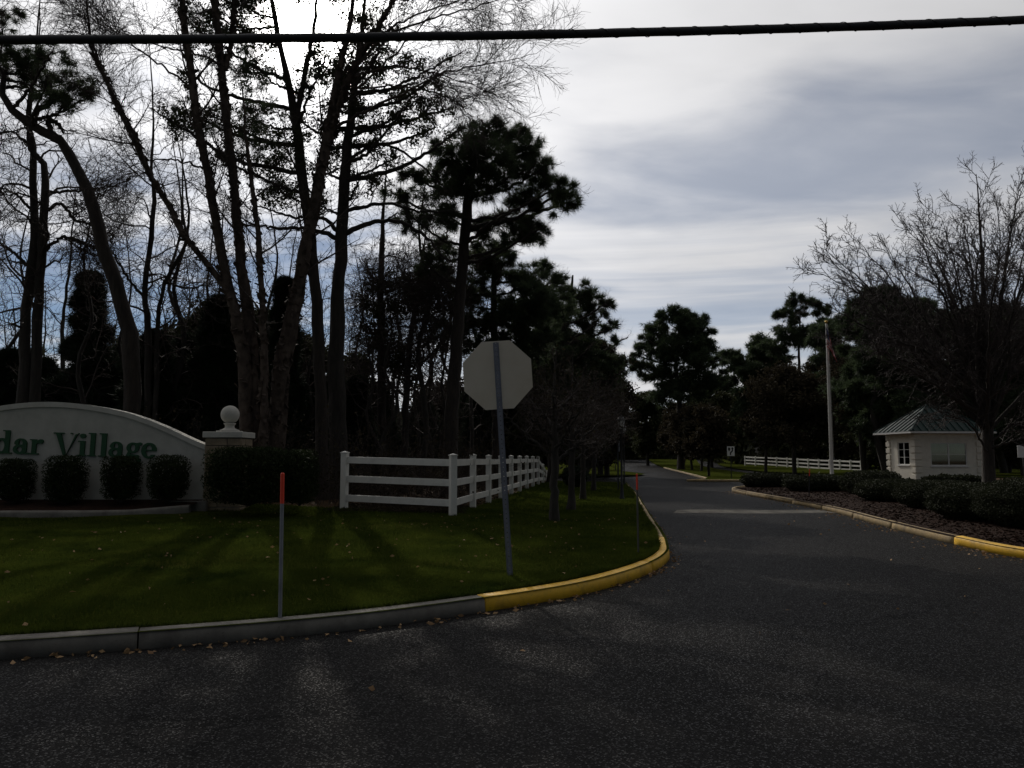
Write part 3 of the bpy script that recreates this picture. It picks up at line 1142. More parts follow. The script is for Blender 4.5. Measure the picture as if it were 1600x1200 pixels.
foliage_blobs(t, np.array(t.location), bl[::2], Y, 0, 'needle', 'needles', dens=130, n=20, L=.22, w=.006, lump=7, scat=.10, grow=1.3)

# --- oak holding its leaves, thick dark trunk
Y = 23.0
st = rows(Y, [(528, 735, .30), (528, 650, .26), (526, 560, .23), (527, 480, .20), (532, 400, .185), (536, 320, .17), (541, 250, .15), (548, 180, .12), (556, 110, .09), (566, 40, .06), (575, -40, .03)])
bl = [(640, 132, 44), (685, 175, 26), (620, 185, 40), (585, 105, 42), (665, 205, 26), (572, 40, 40), (500, 100, 36), (600, 60, 30), (575, 225, 30), (640, 95, 22), (695, 95, 12), (640, 165, 30), (560, 170, 36),
      (700, 215, 14), (680, 120, 16), (520, -20, 50), (600, -30, 45), (500, 190, 26), (610, 250, 20), (590, 280, 16), (520, 230, 30), (560, 285, 26), (545, 175, 34), (490, 262, 26), (540, 120, 36), (470, 190, 24), (500, 320, 18)]
lb = limbs_to(bl, st[0], Y, .06)
lb += rows(Y, [(530, 372, .08), (480, 358, .06), (430, 356, .045), (370, 350, .02)], [(538, 365, .09), (575, 350, .075), (620, 345, .06), (665, 370, .045), (700, 410, .02)],
           [(540, 330, .07), (600, 318, .05), (660, 330, .035), (720, 330, .015)], [(538, 250, .06), (600, 225, .045), (660, 260, .03), (700, 300, .015)],
           [(527, 360, .07), (500, 340, .05), (455, 338, .04), (400, 320, .02)], ground=False)
t = make_tree('oak_tree', 'oak with clinging leaves and the thickest dark trunk by the fence end', base_of(st[0]), st, lb, TW_LIMB + [dict(n=3, t0=.3, length=.25, angle=45, K=4, wander=.25, up=.05, rmin=.003, rmax=.006)], 'bark_oak', 'twig', twig_on='limbs')
foliage_blobs(t, np.array(t.location), bl, Y, 0, 'leaf', 'oak_leaf', dens=255, n=7, size=.075, jit=.075, lump=9, scat=.09, grow=1.35)

# --- the full pine right of the woods' corner
Y = 25.0
st = rows(Y, [(702, 738, .25), (706, 640, .22), (712, 560, .20), (716, 500, .19), (722, 420, .18), (727, 360, .17), (733, 310, .15), (740, 260, .11), (750, 220, .07), (760, 195, .03)])
bl = [(730, 235, 38), (765, 212, 30), (795, 212, 28), (825, 230, 26), (760, 268, 50), (808, 272, 44), (855, 302, 34), (882, 318, 22), (880, 300, 18), (845, 265, 22), (690, 295, 36), (655, 280, 26), (700, 255, 30),
      (795, 345, 36), (832, 365, 24), (755, 370, 30), (650, 345, 28), (620, 305, 20), (700, 335, 28), (820, 320, 26), (690, 398, 22), (668, 415, 18), (810, 372, 24), (740, 195, 12), (775, 192, 12), (815, 205, 14), (690, 230, 18), (720, 290, 30)]
lb = limbs_to(bl, st[0], Y, .055)
t = make_tree('pine_tree', 'full dark pine with layered clumps right of the woods, above the stop sign', base_of(st[0]), st, lb, TW_LIMB, 'bark_dark', 'twig', twig_on='limbs')
foliage_blobs(t, np.array(t.location), bl, Y, 0, 'needle', 'needles', dens=300, n=26, L=.28, w=.008, lump=6, scat=.09, grow=1.22)

# --- pine leaning over the left edge
Y = 21.6
st = rows(Y, [(212, 715, .24), (205, 560, .22), (196, 500, .20), (180, 440, .19), (160, 380, .18), (145, 320, .17), (128, 280, .155), (110, 245, .14), (90, 215, .13), (60, 202, .13), (35, 185, .12), (12, 165, .10), (3, 140, .09), (8, 122, .07), (-10, 90, .05), (-30, 40, .03)])
bl = [(55, 112, 34), (118, 128, 30), (30, 95, 30), (92, 150, 28), (5, 30, 22), (20, 20, 16), (110, 160, 22), (140, 150, 14), (75, 90, 26), (10, 110, 24), (70, 135, 26), (-20, 60, 40)]
lb = limbs_to(bl, st[0], Y, .05)
lb += rows(Y, [(52, 203, .10), (56, 172, .09), (76, 165, .08), (80, 140, .05), (70, 110, .02)], [(85, 212, .08), (75, 188, .07), (92, 195, .06), (99, 208, .03)], ground=False)
t = make_tree('pine_tree', 'crooked pine leaning to the left edge with a ragged needle tuft', base_of(st[0]), st, lb, TW_LIMB, 'bark_dark', 'twig', twig_on='limbs')
foliage_blobs(t, np.array(t.location), bl, Y, 0, 'needle', 'needles', dens=330, n=22, L=.25, w=.0065, lump=7, scat=.10, grow=1.15)

# --- bare crooked oaks on the left
Y = 23.2
st = rows(Y, [(35, 715, .19), (38, 600, .17), (40, 500, .15), (46, 440, .14), (52, 380, .12), (53, 320, .11), (50, 270, .10), (52, 230, .09), (46, 200, .07), (44, 160, .05), (60, 90, .03), (62, 10, .012)],
          [(50, 713, .17), (55, 600, .15), (60, 480, .13), (64, 420, .12), (68, 350, .12), (70, 290, .11), (70, 262, .10), (58, 245, .08), (44, 225, .07), (45, 190, .05), (58, 60, .03), (62, -30, .012)])
lb = rows(Y, [(66, 395, .06), (100, 370, .05), (140, 385, .04), (160, 380, .02)], [(70, 330, .06), (95, 318, .05), (120, 345, .045), (160, 350, .02)], [(42, 415, .06), (15, 390, .04), (-20, 370, .02)],
          [(70, 300, .05), (120, 298, .04), (180, 290, .02)], [(52, 330, .05), (20, 300, .035), (-20, 290, .015)], [(45, 225, .05), (15, 205, .03), (-20, 215, .015)], ground=False)
make_tree('oak_tree', 'bare crooked oak with twin trunks at the left edge', base_of(st[0]), st, lb, TW_OAK, 'bark_oak', 'twig')

Y = 24.5
st = rows(Y, [(232, 715, .11), (231, 520, .10), (226, 470, .09), (228, 430, .085), (237, 370, .08), (240, 300, .07), (236, 270, .05), (240, 180, .03), (232, 60, .012)],
          [(243, 714, .09), (246, 520, .07), (252, 470, .06), (258, 440, .06), (275, 410, .055), (292, 375, .045), (286, 340, .035), (285, 260, .02), (290, 150, .01)])
lb = rows(Y, [(226, 465, .05), (200, 435, .04), (175, 395, .03), (150, 385, .015)], [(256, 440, .04), (290, 450, .03), (330, 445, .015)], ground=False)
make_tree('oak_tree', 'slender bare tree with two thin trunks between the leaning pine and the birches', base_of(st[0]), st, lb, TW_OAK, 'bark_oak', 'twig')

# --- leafy oaks and young trees behind the white fence
Y = 28.0
st = rows(Y, [(598, 720, .17), (596, 560, .15), (594, 480, .13), (596, 400, .10), (600, 330, .06), (604, 250, .02)])
bl = [(590, 440, 30), (612, 480, 34), (580, 520, 28), (622, 560, 30), (600, 545, 26), (570, 470, 18), (630, 440, 16)]
lb = limbs_to(bl, st[0], Y, .05)
t = make_tree('oak_tree', 'small oak with dull leaves behind the left half of the white fence', base_of(st[0]), st, lb, TW_OAK, 'bark_oak', 'twig')
foliage_blobs(t, np.array(t.location), bl, Y, 0, 'leaf', 'oak_leaf', dens=260, n=6, size=.10, jit=.10, lump=10, scat=.12, grow=1.15)

Y = 27.0
st = rows(Y, [(632, 725, .13), (634, 640, .12), (640, 540, .10), (652, 460, .07), (660, 400, .04), (668, 340, .015)])
bl = [(672, 440, 32), (650, 470, 22), (690, 470, 28), (670, 500, 20), (640, 590, 22), (690, 540, 16), (690, 420, 18)]
lb = limbs_to(bl, st[0], Y, .05)
t = make_tree('oak_tree', 'young leafy oak just left of the full pine', base_of(st[0]), st, lb, TW_OAK, 'bark_oak', 'twig')
foliage_blobs(t, np.array(t.location), bl, Y, 0, 'leaf', 'oak_leaf', dens=260, n=6, size=.10, jit=.10, lump=10, scat=.12, grow=1.15)

Y = 29.5
st = rows(Y, [(778, 722, .16), (772, 560, .14), (771, 480, .12), (773, 420, .09), (777, 380, .04)])
bl = [(780, 432, 36), (830, 436, 32), (852, 418, 18), (742, 450, 30), (800, 490, 46), (855, 485, 40), (750, 500, 26), (740, 540, 26), (800, 540, 40), (690, 380, 18), (840, 540, 34), (750, 410, 30), (792, 396, 24), (722, 470, 28), (690, 440, 26), (832, 470, 36), (652, 462, 20), (700, 520, 24), (862, 442, 22), (735, 505, 24)]
lb = limbs_to(bl, st[0], Y, .05)
t = make_tree('pine_tree', 'pine with low spreading clumps directly behind the stop sign', base_of(st[0]), st, lb, TW_LIMB, 'bark_dark', 'twig', twig_on='limbs')
foliage_blobs(t, np.array(t.location), bl, Y, 0, 'needle', 'needles', dens=330, n=20, L=.29, w=.011, lump=8, scat=.10, grow=1.1)

Y = 40.0
st = rows(Y, [(862, 730, .22), (868, 600, .20), (880, 520, .16), (890, 470, .10), (895, 430, .04)])
bl = [(898, 462, 32), (872, 452, 22), (925, 478, 26), (945, 475, 16), (880, 500, 36), (930, 508, 26), (840, 520, 34), (870, 550, 44), (920, 545, 32), (958, 512, 16), (966, 535, 12), (950, 570, 26), (830, 575, 40), (880, 600, 50), (930, 600, 34), (965, 585, 14)]
lb = limbs_to(bl, st[0], Y, .07)
t = make_tree('pine_tree', 'broad pine standing left of the lane beyond the end of the white fence', base_of(st[0]), st, lb, TW_LIMB, 'bark_dark', 'twig', twig_on='limbs')
foliage_blobs(t, np.array(t.location), bl, Y, 0, 'needle', 'needles_far', dens=230, n=16, L=.36, w=.016, lump=8, scat=.11)


# --- rounded or ragged trees farther off
def far_tree(name, label, px, Y, top, width, kind, low=.28, n=18, group=None, brown=False, gz=None):
    ppm = F / Y
    b = at(px, 716, Y)
    z0 = gz if gz is not None else (float(HR(b[0], Y)) if b[0] > 7 + .1 * (Y - 40) else h1(b[0], Y))
    base = np.array([b[0], Y, z0])
    ztop = at(px, top, Y)[2]
    hgt = ztop - z0
    row = np.array([(base[0], Y, z0 - .1, .022 * hgt), (base[0] + rng.normal(0, .03) * hgt, Y, z0 + .35 * hgt, .018 * hgt), (base[0] + rng.normal(0, .03) * hgt, Y, z0 + .7 * hgt, .011 * hgt), (base[0], Y, z0 + .95 * hgt, .003 * hgt)])
    w = width / ppm / 2
    cs = []
    if kind == 'cone':
        n = 150
    for i in range(n):
        f = low + (1 - low) * (i + rng.random()) / n
        prof = math.sqrt(max(0.05, 1 - ((f - .55) / .5) ** 2)) if kind != 'cone' else (1.05 - f)
        r = w * prof
        a = rng.random() * 2 * math.pi
        rr = r * math.sqrt(rng.random()) * .85
        cs.append((base[0] + rr * math.cos(a), Y + rr * math.sin(a), z0 + hgt * min(f, .93), (w * (.30 + .2 * rng.random()) * (.6 + .5 * prof)) if kind != 'cone' else w * (.04 + .20 * prof)))
    lb = []
    for c in cs:
        k = np.clip((c[2] - z0) * .8, .5, None)
        p = np.array([base[0], Y, z0 + k])
        q = np.array(c[:3])
        lb.append(np.array([(*p, .006 * hgt), (*(p * .5 + q * .5 - np.array([0, 0, .04 * hgt])), .004 * hgt), (*q, .002 * hgt)]))
    root = empty(name, base, label, 'tree', group)
    P, rad = stem_mesh(row, 14)
    V, Q = tubes(P, rad, 7, .05)
    np_obj('trunk', V - base, quads=Q, material='bark_oak', parent=root, smooth=True)
    LP, LR = zip(*[stem_mesh(r_, 8) for r_ in lb])
    LP, LR = np.concatenate(LP), np.concatenate(LR)
    tw = [tubes(LP, LR, 4)]
    P2, R2 = sprout(LP, LR, 7, length=w * .55, angle=50, K=4, wander=.25, rmin=.012 * Y / 60, rmax=.05)
    tw.append(tubes(P2, R2, 3))
    if brown:
        P3, R3 = sprout(P2, R2, 6, length=w * .3, angle=45, K=4, wander=.2, rmin=.010 * Y / 60, rmax=.03)
        tw.append(tubes(P3, R3, 3))
    V, Q = merge(tw)
    np_obj('branches', V - base, quads=Q, material='twig', parent=root, kind='stuff')
    pos, dr = [], []
    for c in cs:
        m_ = int(({'pine': 420, 'cone': 85, 'oak': 330}[kind]) * (.45 if brown else 1.0))
        ns = 7
        sd = unit(rng.normal(size=(ns, 3))) * (rng.random((ns, 1)) ** .5) * c[3] * np.array([1, 1, .7])
        k = rng.integers(0, ns, m_)
        pos.append(np.array(c[:3]) + sd[k] + rng.normal(size=(m_, 3)) * c[3] * (np.array([.22, .22, .14]) if kind != 'cone' else np.array([.42, .42, .30])))
        dr.append(unit(sd[k] + np.array([0, 0, .2])))
    pos, dr = np.concatenate(pos), np.concatenate(dr)
    sc = Y / 60
    if kind == 'pine':
        V, T = needle_tufts(pos, dr, n=10, L=.52 * sc ** .6, w=.034 * sc ** .7)
        np_obj('crown', V - base, tris=T, material='needles_far', parent=root, kind='stuff')
    elif kind == 'cone':
        V, T = needle_tufts(pos, unit(dr + np.array([0, 0, .25])), n=13, L=.36, w=.013)
        np_obj('crown', V - base, tris=T, material='cedar_leaf', parent=root, kind='stuff')
    else:
        V, Q = leaves(pos, n=4, size=.24 * sc ** .6, jit=.2)
        np_obj('crown', V - base, quads=Q, material='brown_leaf' if brown else 'oak_leaf', parent=root, kind='stuff')
    return root


# the pine in the middle, beyond the road
Y = 86
c0 = at(1060, 716, Y)
st = [path_px([(1064, 724, .34), (1062, 640, .30), (1056, 580, .22), (1060, 530, .14), (1062, 485, .05)], Y, True)]
st[0][0, 2] = float(rise(Y)) + .0
bl = [(1060, 494, 20), (1040, 500, 18), (1085, 500, 18), (1100, 515, 14), (1020, 520, 20), (1065, 520, 34), (1100, 540, 24), (1005, 545, 16), (1040, 550, 34), (1085, 560, 34), (1120, 565, 14), (1000, 570, 16), (1025, 585, 26), (1070, 600, 36), (1110, 595, 22), (1040, 615, 26), (1128, 585, 9), (1010, 530, 12), (995, 555, 8)]
lb = limbs_to(bl, st[0], Y, .10)
t = make_tree('pine_tree', 'tall broad pine standing alone above the far end of the road', (st[0][0, 0], Y, st[0][0, 2]), st, lb, [], 'bark_dark', 'twig', twig_on='limbs', limb_sides=4)
foliage_blobs(t, np.array(t.location), bl, Y, 0, 'needle', 'needles_far', dens=150, n=12, L=.58, w=.034)

Y = 113
st = [path_px([(1252, 726, .28), (1250, 620, .25), (1248, 540, .16), (1250, 500, .10), (1252, 465, .04)], Y, True)]
st[0][0, 2] = float(rise(Y))
bl = [(1250, 468, 14), (1235, 475, 14), (1268, 472, 13), (1225, 492, 14), (1215, 490, 9), (1250, 492, 14), (1278, 484, 14), (1292, 482, 11), (1240, 520, 26), (1265, 530, 26), (1210, 545, 20), (1285, 515, 22)]
lb = limbs_to(bl, st[0], Y, .10)
t = make_tree('pine_tree', 'pine whose flat tuft rises highest left of the flagpole', (st[0][0, 0], Y, st[0][0, 2]), st, lb, [], 'bark_dark', 'twig', twig_on='limbs', limb_sides=4)
foliage_blobs(t, np.array(t.location), bl, Y, 0, 'needle', 'needles_far', dens=85, n=12, L=.75, w=.045)

FAR = [('pine_tree', 'dark pine at the left end of the wood beyond the right fence', 1170, 124, 545, 95, 'pine', False),
       ('pine_tree', 'dark pine rising just left of the tufted pine near the flagpole', 1207, 121, 528, 100, 'pine', False),
       ('pine_tree', 'dark pine behind the top of the flagpole', 1308, 97, 492, 110, 'pine', False),
       ('pine_tree', 'tall pine seen through the left side of the big bare tree', 1385, 64, 442, 115, 'pine', False),
       ('pine_tree', 'pine beside the tall one, behind the middle of the big bare tree', 1450, 62, 462, 110, 'pine', False),
       ('pine_tree', 'pine behind the trunk of the big bare tree', 1530, 64, 480, 120, 'pine', False),
       ('pine_tree', 'pine at the right edge behind the big bare tree', 1600, 60, 490, 130, 'pine', False),
       ('oak_tree', 'brown oak between the keep right sign and the far fence', 1160, 126, 600, 100, 'oak', True),
       ('oak_tree', 'brown oak behind the left half of the far white fence', 1225, 120, 575, 120, 'oak', True),
       ('oak_tree', 'brown oak behind the foot of the flagpole', 1300, 99, 560, 120, 'oak', True),
       ('oak_tree', 'brown oak between the flagpole and the hut', 1352, 88, 545, 120, 'oak', True),
       ('oak_tree', 'brown oak rising behind the hut roof', 1440, 68, 555, 130, 'oak', True),
       ('oak_tree', 'brown oak beyond the hut at the right edge', 1575, 70, 570, 130, 'oak', True),
       ('oak_tree', 'green oak at the left foot of the lone tall pine', 1012, 118, 612, 80, 'oak', False),
       ('oak_tree', 'green oak at the right foot of the lone tall pine', 1112, 104, 605, 85, 'oak', False),
       ('oak_tree', 'brown oak left of the road, beyond the street trees', 948, 58, 535, 80, 'oak', True),
       ('oak_tree', 'dense oak left of the road behind the lamp posts', 905, 54, 560, 120, 'oak', False),
       ('oak_tree', 'dark oak closing the view at the end of the road', 975, 150, 650, 70, 'oak', False),
       ('oak_tree', 'brown oak left of the stop sign panel, far in the wood', 690, 46, 600, 100, 'oak', True),
       ('oak_tree', 'dense oak behind the fence right of the stop sign', 806, 46, 575, 100, 'oak', False),
       ('pine_tree', 'pine filling the gap between the two tall ones behind the bare tree', 1418, 70, 462, 110, 'pine', False),
       ('pine_tree', 'pine rising right of the trunk of the big bare tree', 1568, 68, 470, 110, 'pine', False),
       ('pine_tree', 'pine left of the hut roof behind the bare twigs', 1350, 72, 500, 100, 'pine', False),
       ('holly_tree', 'broad dark holly at the left edge behind the sign wall', 20, 31, 560, 150, 'oak', False),
       ('holly_tree', 'dark holly between the pointed cedar and the leaning pine', 172, 32, 525, 120, 'oak', False),
       ('holly_tree', 'dark holly under the slender two-stemmed tree', 255, 31, 520, 130, 'oak', False),
       ('holly_tree', 'tall dark holly left of the birch bases', 318, 33, 478, 130, 'oak', False),
       ('holly_tree', 'dark holly showing between the two birches', 420, 32, 485, 120, 'oak', False),
       ('holly_tree', 'dark holly between the forked pine and the leaning birch', 475, 34, 530, 100, 'oak', False),
       ('holly_tree', 'dark holly left of the small leafy oak', 560, 36, 560, 90, 'oak', False),
       ('oak_tree', 'dark leafy oak behind the right edge of the stop sign panel', 815, 37, 545, 95, 'oak', False),
       ('oak_tree', 'dark leafy oak above the nearest street tree', 868, 47, 515, 105, 'oak', False),
       ('oak_tree', 'dark leafy oak above the farthest street tree', 915, 57, 520, 100, 'oak', False),
       ('pine_tree', 'dark pine between the broad pine and the stop sign', 842, 52, 468, 120, 'pine', False),
       ('pine_tree', 'lower dark pine right of the broad pine by the lane', 938, 62, 530, 90, 'pine', False),
       ('oak_tree', 'low dense oak across the side street, left of the lamp posts', 905, 66, 630, 90, 'oak', False),
       ('oak_tree', 'low dense oak across the side street behind the street trees', 860, 63, 620, 110, 'oak', False),
       ('oak_tree', 'low brown oak across the side street nearest the lane', 940, 84, 660, 60, 'oak', True),
       ('oak_tree', 'low dense oak behind the right end of the far white fence', 1335, 92, 640, 100, 'oak', False),
       ('oak_tree', 'low dense oak behind the middle of the far white fence', 1265, 108, 650, 90, 'oak', False),
       ('oak_tree', 'low dense oak behind the left end of the far white fence', 1185, 128, 655, 80, 'oak', False),
       ('oak_tree', 'low dense oak between the far fence and the hut', 1385, 82, 630, 110, 'oak', False)]
for nm, lab, px, Y, top, wd, kind, br in FAR:
    far_tree(nm, lab, px, Y, top, wd, kind, brown=br, low=.04 if nm == 'holly_tree' else .12 if br else .2, n=26 if br else 22, gz=None if px < 960 else float(rise(Y)) + .1)

CED = [('dark cedar with a pointed top between the twin oaks and the leaning pine', 128, 27.5, 415, 175), ('low dark cedar at the left edge', 5, 26, 545, 120), ('dark cedar left of the birch stems', 335, 26, 455, 150),
       ('narrow cedar tip showing between the birches', 438, 25, 425, 90), ('dark cedar behind the sign wall, right of the pointed one', 235, 25.5, 515, 150), ('dark cedar low between the two pine trunks', 480, 29, 560, 90),
       ('bushy cedar behind the hedge by the fence', 590, 32, 600, 110), ('bushy cedar at the corner behind the white fence', 752, 37, 600, 120), ('bushy cedar in the wood left of the full pine', 555, 27, 590, 80),
       ('broad dark cedar low behind the left half of the sign wall', 60, 29, 560, 190), ('dark cedar behind the right end of the sign wall', 285, 28, 520, 150), ('low dark cedar behind the pillar and the birch bases', 400, 27, 520, 150),
       ('dark cedar behind the two dark trunks by the fence end', 520, 33, 585, 150), ('dark cedar below the leaning pine', 185, 30, 540, 160), ('dim cedar deep behind the middle of the fence', 660, 38, 625, 130), ('dim cedar deep behind the corner post of the fence', 735, 40, 610, 120)]
for lab, px, Y, top, wd in CED:
    far_tree('cedar_tree', lab, px, Y, top, wd, 'cone', low=.04, n=46)

# --- trees on the median, dark trunks with merging crowns
MED = [(1059, 100, 'oak_tree', 'leftmost trunk of the row on the median lawn'), (1067, 92, 'oak_tree', 'second trunk of the row on the median lawn'), (1081, 84, 'oak_tree', 'thickest trunk of the row on the median lawn'),
       (1095, 78, 'oak_tree', 'thin trunk right of the thickest one on the median lawn')]
for px, Y, nm, lab in MED:
    far_tree(nm, lab, px, Y, 628 + rng.random() * 20, 62, 'oak', brown=True, low=.30, n=20, gz=float(rise(Y)) + .12)
far_tree('young_tree', 'young bare tree nearest the tip of the median lawn', 1107, 57, 640, 60, 'oak', brown=True, low=.35, n=14, gz=.12)
far_tree('young_tree', 'dark bushy tree in front of the far white fence', 1241, 67, 575, 125, 'oak', brown=True, low=.36, n=30, gz=.13)
far_tree('young_tree', 'slim young tree left of the bushy one by the far fence', 1196, 74, 615, 60, 'oak', brown=True, low=.4, n=12, gz=.12)


# --- street trees on the lawn beside the lane
def street_tree(px, Y, label, hgt, rad_):
    b = at(px, 716, Y)
    z0 = h1(b[0], Y)
    base = np.array([b[0], Y, z0])
    st = [np.array([(b[0], Y, z0 - .1, .085), (b[0] - .01, Y, z0 + .7, .078), (b[0] + .02, Y, z0 + 1.5, .07), (b[0], Y, z0 + hgt * .62, .04), (b[0] + .05, Y, z0 + hgt * .95, .012)])]
    lb = []
    for k in range(9):
        a = k * 2.4 + .4
        z = z0 + 1.15 + .12 * k
        r = rad_ * (1 - .045 * k)
        q = np.array([b[0] + r * .55 * math.cos(a), Y + r * .55 * math.sin(a), z + r * .42])
        e = np.array([b[0] + r * math.cos(a), Y + r * math.sin(a), z + r * .85])
        lb.append(np.array([(b[0], Y, z, .035), (*q, .024), (*e, .007)]))
    tr = make_tree('street_tree', label, base, st, lb, [dict(n=9, t0=.2, length=.85, angle=45, K=5, wander=.16, up=.14, rmin=.006, rmax=.014),
                                                       dict(n=7, t0=.2, length=.42, angle=45, K=4, wander=.2, up=.1, rmin=.004, rmax=.007),
                                                       dict(n=3, t0=.2, length=.22, angle=45, K=3, wander=.2, up=.1, rmin=.003, rmax=.005)], 'bark_oak', 'twig',
                   foliage=[('leaf', dict(mat='brown_leaf', lev=3, per=1, frac=.5, size=.06, jit=.02))], group='young trees along the lane', limb_sides=5)


street_tree(866, 15.8, 'nearest of the street trees on the lawn, right of the stop sign post', 3.6, 1.25)
street_tree(893, 19.3, 'second of the street trees on the lawn beside the lane', 3.9, 1.4)
street_tree(911, 24.5, 'third of the street trees, beside the round dark shrub', 4.2, 1.5)
street_tree(928, 31.0, 'farthest of the street trees, just left of the lamp posts', 4.4, 1.6)


# --- the big bare tree by the hut
def pear_tree():
    Y = 31.0
    b = at(1544, 716, Y)
    z0 = float(HR(b[0], Y))
    base = np.array([b[0], Y, z0])
    st = [np.array([(b[0], Y, z0 - .1, .25), (b[0], Y, z0 + 1.0, .215), (b[0] + .02, Y, z0 + 2.3, .21), (b[0] + .02, Y, z0 + 3.0, .19), (b[0] + .1, Y, z0 + 5.5, .12), (b[0] + .2, Y, z0 + 9, .06), (b[0] + .15, Y, z0 + 12.6, .015)])]
    lb = []
    tips = [(1262, 415), (1290, 362), (1335, 325), (1420, 285), (1500, 240), (1560, 232), (1640, 200), (1700, 280), (1790, 380), (1280, 470), (1380, 360), (1450, 330), (1530, 300), (1600, 175), (1330, 440), (1700, 430), (1640, 330), (1400, 430), (1480, 380), (1580, 320),
            (1310, 520), (1370, 560), (1440, 300), (1300, 400), (1470, 265), (1540, 270), (1520, 420), (1560, 400), (1590, 260), (1500, 340), (1450, 400), (1605, 420), (1420, 500), (1350, 480), (1580, 480), (1620, 240)]
    for i, (px, py) in enumerate(tips):
        py += 85 * max(0, min(1, (420 - py) / 180))
        dy = [0, -2.5, 2.5, -4, 4, 1.5][i % 6] * (1 - .3 * rng.random())
        e = at(px, py, Y + dy)
        zz = z0 + 1.9 + 1.6 * rng.random()
        s = np.array([b[0], Y, zz])
        L = e - s
        m1 = s + L * .33 + np.array([0, 0, .04 * np.linalg.norm(L)]) + rng.normal(0, .15, 3)
        m2 = s + L * .67 + np.array([0, 0, .05 * np.linalg.norm(L)]) + rng.normal(0, .15, 3)
        lb.append(np.array([(*s, .085), (*m1, .058), (*m2, .034), (*e, .008)]))
    # low side branches seen against the hut and to the right
    for pts in ([(1542, 705), (1532, 690), (1520, 668), (1500, 655), (1470, 650)], [(1550, 690), (1575, 668), (1600, 650), (1640, 640)], [(1550, 700), (1580, 690), (1620, 680)]):
        r = [.055, .045, .035, .02, .01]
        lb.append(np.array([(*at(p[0], p[1], Y - .2), r[i]) for i, p in enumerate(pts)]))
    make_tree('pear_tree', 'big bare tree with dense upswept twigs in front of the hut', base, st, lb,
              [dict(n=15, t0=.2, length=2.1, angle=32, avar=10, K=6, wander=.12, up=.07, rr=.5, rmin=.017, rmax=.032, taper_len=.5),
               dict(n=7, t0=.12, length=.85, angle=42, K=5, wander=.18, up=.09, rr=.55, rmin=.013, rmax=.018),
               dict(n=5, t0=.12, length=.26, angle=50, K=3, wander=.25, up=.12, rr=.6, rmin=.010, rmax=.013)], 'bark_oak', 'twig_pear')


pear_tree()


# --- bare trees deep in the left wood: three kinds, copied
def bare_proto(kind, label, loc):
    base = np.zeros(3)
    h = [10.5, 8.5, 12.0][kind]
    st = [np.array([(0, 0, -.15, .10), (.25, 0, h * .2, .085), (-.15 - .2 * kind, .05, h * .4, .07), (.15, .2, h * .55, .055), (-.1, 0, h * .75, .035), (.35, .1, h, .012)])]
    if kind == 1:
        st.append(np.array([(0.25, 0, h * .2, .07), (.8, .1, h * .35, .06), (.6, .2, h * .5, .05), (1.2, .2, h * .9, .012)]))
    t = make_tree('bare_tree', label, base, st, [], [dict(n=16, t0=.22, length=2.6, angle=56, K=8, wander=.34, up=.07, rr=.45, rmin=.014, rmax=.04, taper_len=.5),
                                                      dict(n=6, t0=.2, length=1.15, angle=52, K=6, wander=.40, up=.05, rr=.5, rmin=.009, rmax=.018),
                                                      dict(n=4, t0=.2, length=.5, angle=48, K=4, wander=.36, up=.04, rr=.55, rmin=.006, rmax=.009)], 'bark_oak', 'twig', group='bare trees deep in the left wood', flare=False)
    t.location = loc
    return t


MARKS = [(-400, 'beyond the left edge of the sign'), (38, 'the twin-trunked oak'), (128, 'the pointed cedar'), (205, 'the leaning pine'), (240, 'the slender two-stemmed tree'), (340, 'the leftmost birch stem'),
         (395, 'the birch stems'), (445, 'the thick leaning birch'), (500, 'the forked pine'), (528, 'the thick oak'), (597, 'the small leafy oak'), (636, 'the young leafy oak'), (708, 'the full pine'), (778, 'the stop sign')]
KINDS_ = ['slender', 'forked', 'tall']
spots = [(18, 27, 2), (95, 30, 0), (150, 34, 1), (190, 28, 0), (265, 31, 2), (310, 36, 1), (420, 29, 0), (448, 35, 2), (560, 31, 0), (578, 37, 1), (615, 33, 2), (648, 36, 0), (665, 30, 1), (690, 38, 2), (735, 34, 0),
         (60, 40, 1), (215, 42, 2), (350, 44, 0), (500, 40, 1), (-60, 28, 0), (-120, 33, 2), (-200, 30, 1), (760, 42, 2), (545, 45, 0), (628, 46, 1), (130, 46, 0), (285, 48, 2), (395, 50, 1),
         (120, 25, 0), (275, 25.5, 0), (315, 27, 1), (450, 26, 1), (605, 26, 1), (655, 26.5, 0), (620, 40, 0), (700, 32, 1), (745, 45, 0), (580, 50, 2), (240, 50, 0), (10, 46, 0)]
protos = {}
used_lab = set()
for px, Y, kd in sorted(spots, key=lambda s: s[1]):
    p = at(px, 716, Y)
    loc = (p[0], Y, h1(p[0], Y))
    mk = min(MARKS[1:], key=lambda m_: abs(m_[0] - px))
    if px < 0:
        where = 'past the left edge'
    else:
        where = ('just left of ' if px < mk[0] - 4 else 'just right of ' if px > mk[0] + 4 else 'behind ') + mk[1]
    depth_ = '' if Y < 30 else 'in the wood ' if Y < 40 else 'deep in the wood '
    lab = f'{KINDS_[kd]} bare tree {depth_}{where}'
    if lab in used_lab:
        lab = f'{KINDS_[kd]} bare tree with faint twigs, farther back {where}'
    used_lab.add(lab)
    sc = .85 + .35 * rng.random()
    G_ = 'bare trees in the wood on the left'
    if kd not in protos:
        protos[kd] = bare_proto(kd, lab, loc)
        protos[kd].scale = (sc, sc, sc)
        protos[kd]['group'] = G_
    else:
        dup(protos[kd], loc, rng.random() * 6.28, sc, lab, G_)


